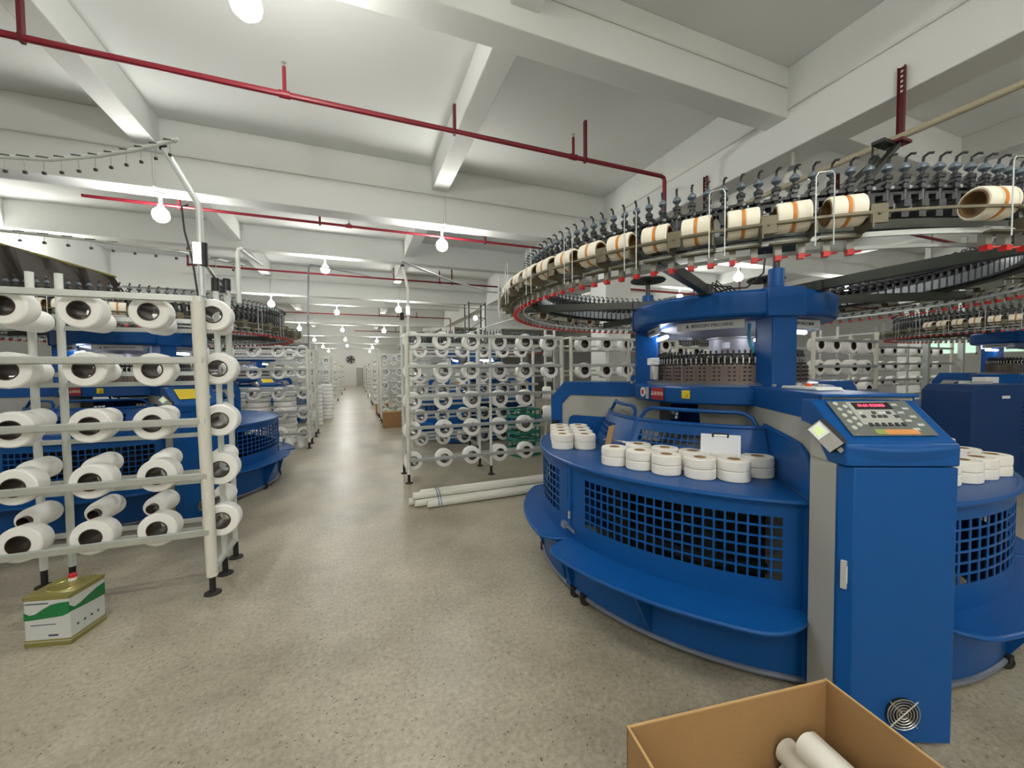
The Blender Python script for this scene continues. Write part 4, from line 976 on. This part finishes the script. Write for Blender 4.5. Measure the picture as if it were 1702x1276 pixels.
m = mb('galv').box((0.0,0.1,0.004), (0.3,0.16,0.008)); m.box((0,0.02,0.02), (0.3,0.006,0.035)); m.box((0,0.18,0.02), (0.3,0.006,0.035)); m.build('tray', t, smooth=0)
m = mb('white_plastic').box((0.16,0.1,0.05), (0.22,0.14,0.08)); m.build('parts_box', t, smooth=0, bevel=0.004)

# ================================================================ tin, box, pipes
t = thing('oil_tin', 'square white and green tin with gold lid and red cap by the left rack', 'tin', (-1.695, 3.255, 0), R(-14))
W_ = 0.118; H_ = 0.30
m = mb('tin_white').box((0,0,H_/2), (2*W_, 2*W_, H_-0.02)); m.build('body', t, smooth=0, bevel=0.006)
m = mb('tin_gold').box((0,0,0.012), (2*W_+0.008, 2*W_+0.008, 0.024)); m.box((0,0,0.034), (2*W_+0.003, 2*W_+0.003, 0.012)); m.build('bottom_rim', t, smooth=0, bevel=0.003)
m = mb('tin_gold').box((0,0,H_-0.008), (2*W_+0.008, 2*W_+0.008, 0.016)); m.box((0,0,H_-0.022), (2*W_+0.003, 2*W_+0.003, 0.010)); m.build('lid', t, smooth=0, bevel=0.003)
m = mb('tin_gold').lathe([(0.07,H_),(0.075,H_+0.004),(0.08,H_)], 28, loop=False); m.tube([(-0.06,-0.03,H_+0.003),(-0.05,-0.03,H_+0.012),(0.05,-0.03,H_+0.012),(0.06,-0.03,H_+0.003)], 0.004, 8); m.build('carry_handle', t)
m = mb('white_plastic').cyl((-0.02,0.07,H_), (-0.02,0.07,H_+0.018), 0.02, n=18); m.use('red_cap').cyl((-0.02,0.07,H_+0.018), (-0.02,0.07,H_+0.038), 0.021, n=18); m.build('cap', t)
def wave(pts_top, pts_bot, face):
    pts = pts_top+pts_bot[::-1]
    if face == 'front': return mb('tin_green').prism(pts, (-W_, -W_-0.0015, 0), (1,0,0), (0,0,1), (0,0.002,0))
    return mb('tin_green').prism(pts, (W_+0.0015, -W_, 0), (0,1,0), (0,0,1), (-0.002,0,0))
a_ = [(0.0,0.205),(0.03,0.188),(0.06,0.195),(0.10,0.222),(0.14,0.245),(0.19,0.255),(0.236,0.258)]; b_ = [(0.0,0.158),(0.05,0.16),(0.1,0.165),(0.16,0.17),(0.2,0.174),(0.236,0.19)]
wave(a_, b_, 'front').build('green_band', t, smooth=0)
a2 = [(0.0,0.235),(0.03,0.208),(0.07,0.212),(0.12,0.228),(0.18,0.245),(0.236,0.25)]; b2 = [(0.0,0.195),(0.06,0.186),(0.12,0.18),(0.18,0.175),(0.236,0.172)]
wave(a2, b2, 'side').build('green_band', t, smooth=0)
m = mb('text_dark').box((-0.05,-W_-0.001,0.255), (0.12,0.002,0.006)); m.box((0.03,-W_-0.001,0.062), (0.05,0.002,0.010)); m.box((-0.02,-W_-0.001,0.128), (0.13,0.002,0.004))
for k in range(4): m.box((W_+0.001,-0.07+0.045*k,0.095), (0.002,0.012,0.010))
m.build('print', t, smooth=0)

def boxz(h): return h
t = thing('cardboard_box', 'open cardboard box in the foreground at the bottom edge holding white tubes', 'box', (0, 0, 0))
BH = 0.50; c0 = Vector((0.755, 0.975)); c1 = Vector((1.525, 0.865)); ex = (c1-c0).normalized(); ey = Vector((ex.y, -ex.x)); BL_ = (c1-c0).length; BW_ = 0.62; th = 0.006
def wall(p, q, off, nm):
    d = (q-p).normalized(); nrm = Vector((-d.y, d.x))
    m = mb('card').prism([(0,0.004),((q-p).length,0.004),((q-p).length,BH-0.003),(0,BH)], (p.x,p.y,0), (d.x,d.y,0), (0,0,1), (off.x*th, off.y*th, 0))
    m.use('card_edge').bar((p.x+off.x*th/2,p.y+off.y*th/2,BH), (q.x+off.x*th/2,q.y+off.y*th/2,BH-0.003), th+0.001, 0.004); return m.build(nm, t, smooth=0)
d0 = c0+ey*BW_; d1 = c1+ey*BW_
wall(c0, c1, ey, 'side_panel'); wall(c1, d1, -ex, 'side_panel'); wall(c0, d0, ex, 'side_panel'); wall(d0, d1, -ey, 'side_panel')
mb('card').prism([(0,0),(BL_,0),(BL_,BW_),(0,BW_)], (c0.x,c0.y,0.001), (ex.x,ex.y,0), (ey.x,ey.y,0), (0,0,0.005)).build('bottom_panel', t, smooth=0)
tubes = []
def core_tube(cx, cy, z, ang, label, tilt=0.0, L_=0.17, r_=0.042):
    tt_ = thing('paper_tube', label, 'tube', (cx, cy, z), ang, 'white empty tubes in the cardboard box'); tt_.rotation_euler.x = tilt
    m = mb('pvc').lathe([(r_-0.006,-L_/2),(r_,-L_/2),(r_,L_/2),(r_-0.006,L_/2)], 28, axis='y'); m.build('tube_wall', tt_)
    m = mb('core_light').lathe([(r_-0.0085,-L_/2+0.002),(r_-0.0062,-L_/2+0.002),(r_-0.0062,L_/2-0.002),(r_-0.0085,L_/2-0.002)], 28, axis='y'); m.build('lining', tt_)
cB = c1+ey*0.2-ex*0.17
core_tube(cB.x-0.015, cB.y+0.03, 0.386, -0.1, 'white tube lying near the cardboard box corner, the farther of the two', 0.0)
core_tube(cB.x+0.07, cB.y-0.13, 0.386, -1.05, 'white tube in the box with its round open end towards the viewer', 0.0)
core_tube(cB.x-0.12, cB.y-0.13, 0.386, 0.5, 'white tube at the bottom edge of the picture, left of the others', 0.0)
for lay in range(4):
    for row in range(3):
        for k in range(7):
            if lay == 3 and k < 5: continue
            if lay < 2 and row == 1 and 0 < k < 6: continue      # hidden in the heart of the pile
            p = c0+ex*(0.085+0.1*k)+ey*(0.105+0.185*row)
            core_tube(p.x, p.y, 0.050+0.0845*lay, -0.14+PI, 'white tube packed in the cardboard box, %s layer, %s row, %s from left' % (ORD[lay], ORD[row], ORD[k]), 0.0)

# white pipe bundle on the floor
g = 'white plastic pipes in the bundle on the floor'
ends = [(0,0.043,0.62),(0.088,0.043,0.56),(0.176,0.043,0.66),(0.044,0.119,0.60),(0.132,0.119,0.70),(-0.088,0.043,0.75)]
labs = ['front bottom','middle bottom','back bottom','front upper','back upper','frontmost and lowest']
for i, (dy, z, x) in enumerate(ends):
    y = 4.72+dy*1.0
    o = mb('pvc').lathe([(0.034,0),(0.042,0),(0.042,3.0),(0.034,3.0)], 20, axis='y').build('plastic_pipe'); o.location = (x, y, z); o.rotation_euler.z = -PI/2+0.025
    tag(o, 'white plastic pipe, %s of the bundle before the right rack' % labs[i], 'pipe', g)
t = mb('strap_blue')
pts = [(0,-0.137,0.03),(0,-0.137,0.06),(0,-0.01,0.158),(0,0.05,0.168),(0,0.13,0.168),(0,0.225,0.08),(0,0.225,0.02),(0,0.19,0.003),(0,-0.10,0.003)]
t.tube(pts, 0.005, 6, closed=True).tube([(p[0]+0.03, p[1], p[2]) for p in pts], 0.005, 6, closed=True)
o = t.build('binding_strap'); o.location = (0.88, 4.73, 0.0); tag(o, 'blue strap tied around the bundle of white pipes', 'strap')
for k, (x, y, L_) in enumerate(((0.82,12.5,1.6),(1.0,12.3,1.3))):
    o = mb('pvc').cyl((0,0,0), (L_,0.05,0), 0.03, n=12).build('plastic_pipe'); o.location = (x, y, 0.031); tag(o, 'white pipe on the floor before the far right racks, %s one' % ('rear', 'front')[k], 'pipe')

# stacks of big white rolls behind the second left rack
roll0 = None
def roll(x, y, z, r_, h, label, grp):
    global roll0
    if roll0 is None: roll0 = mb('yarn').lathe([(0.0,0.02),(0.86,0.02),(0.98,0.12),(1.0,0.2),(1.0,0.80),(0.98,0.88),(0.86,0.97),(0.0,0.97)], 28, loop=False).build('yarn_roll'); o = roll0
    else: o = roll0.copy(); COL.objects.link(o)
    o.location = (x, y, z); o.scale = (r_, r_, h); tag(o, label, 'yarn roll', grp)
for s_, (x, y) in enumerate(((-1.13, 13.2), (-0.93, 15.0), (-1.5, 10.2), (-2.0, 10.2), (-2.5, 10.3))):
    nm = ('the tall stack beyond the second left rack', 'the farthest tall stack left of the aisle', 'the rightmost stack behind the second left rack', 'the middle stack behind the second left rack', 'the leftmost stack behind the second left rack')[s_]
    for k in range(10):
        roll(x, y, 0.12*k, 0.19 if s_ < 2 else 0.23, 0.12, 'yarn roll in %s, %s from floor' % (nm, ORD[k]), 'rolls in '+nm)
for k, (x, y) in enumerate(((-1.10,9.45),(-1.32,9.4),(-1.5,9.2))):
    roll(x, y, 0.0, 0.085, 0.30, 'narrow roll standing at the foot of the second left rack, %s from right' % ORD[k], 'narrow rolls at the foot of the second left rack')

# dark cloth draped high on the left
m = mb('black_cloth'); n = 60; vs = []; fs = []
def cl(i, j, w_):
    f_ = i/n; x = -4.9+2.55*f_; top = 3.35-0.72*max(0, (f_-0.05))/0.95; bot = 2.36+0.02*math.sin(f_*30)
    y = 5.5+0.05*math.sin(f_*60)+0.03*math.sin(f_*23+1)
    return (x+(0.02*j), y+w_+0.02*j*math.sin(f_*40), top+(bot-top)*j/6)
for w_ in (0, 0.01):
    for i in range(n+1):
        for j in range(7): vs.append(cl(i, j, w_))
K = (n+1)*7
for i in range(n):
    for j in range(6):
        a = i*7+j; fs.append((a, a+7, a+8, a+1)); fs.append((K+a, K+a+1, K+a+8, K+a+7))
for i in range(n):
    for j in (0, 6): a = i*7+j; fs.append((a, K+a, K+a+7, a+7))
for j in range(6):
    for i in (0, n): a = i*7+j; fs.append((a, a+1, K+a+1, K+a))
m.add(vs, fs); t = thing('draped_cloth', 'dark brown plastic cloth draped high at the left edge above the rack', 'cloth')
m.build('cloth', t); mb('tin_gold').tube([(-4.9+2.55*i/10, 5.505, 3.355-0.72*max(0, i/10-0.05)/0.95) for i in range(11)], 0.012, 6).build('cord', t)

# teal crate stack and cartons between the racks
t = thing('plastic_crate', 'teal plastic crate on the floor between the right racks', 'crate', (2.95, 6.9, 0), 0.3)
m = mb('teal')
for z in (0.0, 0.30, 0.60):
    for sx, sy, wx, wy in ((0,-0.2,0.5,0.02),(0,0.2,0.5,0.02),(-0.25,0,0.02,0.4),(0.25,0,0.02,0.4)):
        m.box((sx, sy, z+0.14), (wx, wy, 0.05)); m.box((sx, sy, z+0.265), (wx, wy, 0.03)); m.box((sx, sy, z+0.02), (wx, wy, 0.04))
    for q in (-0.24, -0.12, 0, 0.12, 0.24):
        m.box((q,-0.2,z+0.14), (0.02,0.02,0.27)); m.box((q,0.2,z+0.14), (0.02,0.02,0.27))
m.build('slats', t, smooth=0)
for k, (x, y, s_) in enumerate(((0.95,11.9,0.5),(0.9,15.6,0.45))):
    t = thing('carton', ('brown carton on the floor in front of the second group of right racks', 'small brown carton half hidden behind the second group of right racks')[k], 'carton', (x, y, 0))
    mb('card').box((0,0,s_*0.45), (s_, s_*0.8, s_*0.9)).build('body', t, smooth=0); mb('card_edge').box((0,0,s_*0.9), (s_+0.004, 0.05, 0.004)).build('tape', t, smooth=0)
# steel lattice tower against the far ceiling
t = thing('steel_tower', 'thin steel lattice frame rising behind the first right rack', 'frame', (3.4, 12.3, 0))
m = mb('dark_steel')
for x, y in ((0,0),(0.55,0),(0,0.5),(0.55,0.5)): m.box((x,y,1.9), (0.035,0.035,3.8))
m.build('uprights', t, smooth=0); m = mb('dark_steel')
for z in (0.6, 1.4, 2.2, 2.9, 3.3, 3.75):
    m.bar((0,0,z), (0.55,0,z), 0.02, 0.02); m.bar((0,0,z), (0,0.5,z), 0.02, 0.02); m.bar((0,0,z-0.4), (0.55,0,z), 0.015, 0.015)
m.build('rungs', t, smooth=0)
# yellow warning plate on the cabinet head of the machine behind the left rack
u = Vector(pol(1, -60+2)); s_ = Vector((-u.y, u.x, 0))

# conduit poles
t = thing('conduit_pole', 'thin dark bent conduit rising from the second left rack to the red pipe', 'pole', (0, 0, 0))
mb('feeder_grey').tube([(-0.90,9.27,2.1),(-0.89,9.27,2.9),(-0.86,9.27,3.75),(-0.83,9.3,3.84),(-0.72,9.5,3.88),(0.5,12.2,4.34)], 0.016, 8).build('conduit', t)
mb('galv').cyl((-0.95,9.25,2.6), (-0.80,9.25,2.75), 0.01, n=8).build('rod', t)
for k, (x, z) in enumerate(((12.15, 4.3), (13.7, 4.3))):
    t = thing('support_pole', 'tall square galvanised pole seen under the right side of the near ring, %s one' % ('left', 'right')[k], 'pole', (x, 4.95, 0))
    mb('galv').box((0,0,(z+0.4)/2), (0.10,0.10,z+0.4)).build('pole', t, smooth=0, bevel=0.004); mb('black').box((0,0,0.01), (0.2,0.2,0.02)).build('foot_plate', t, smooth=0)
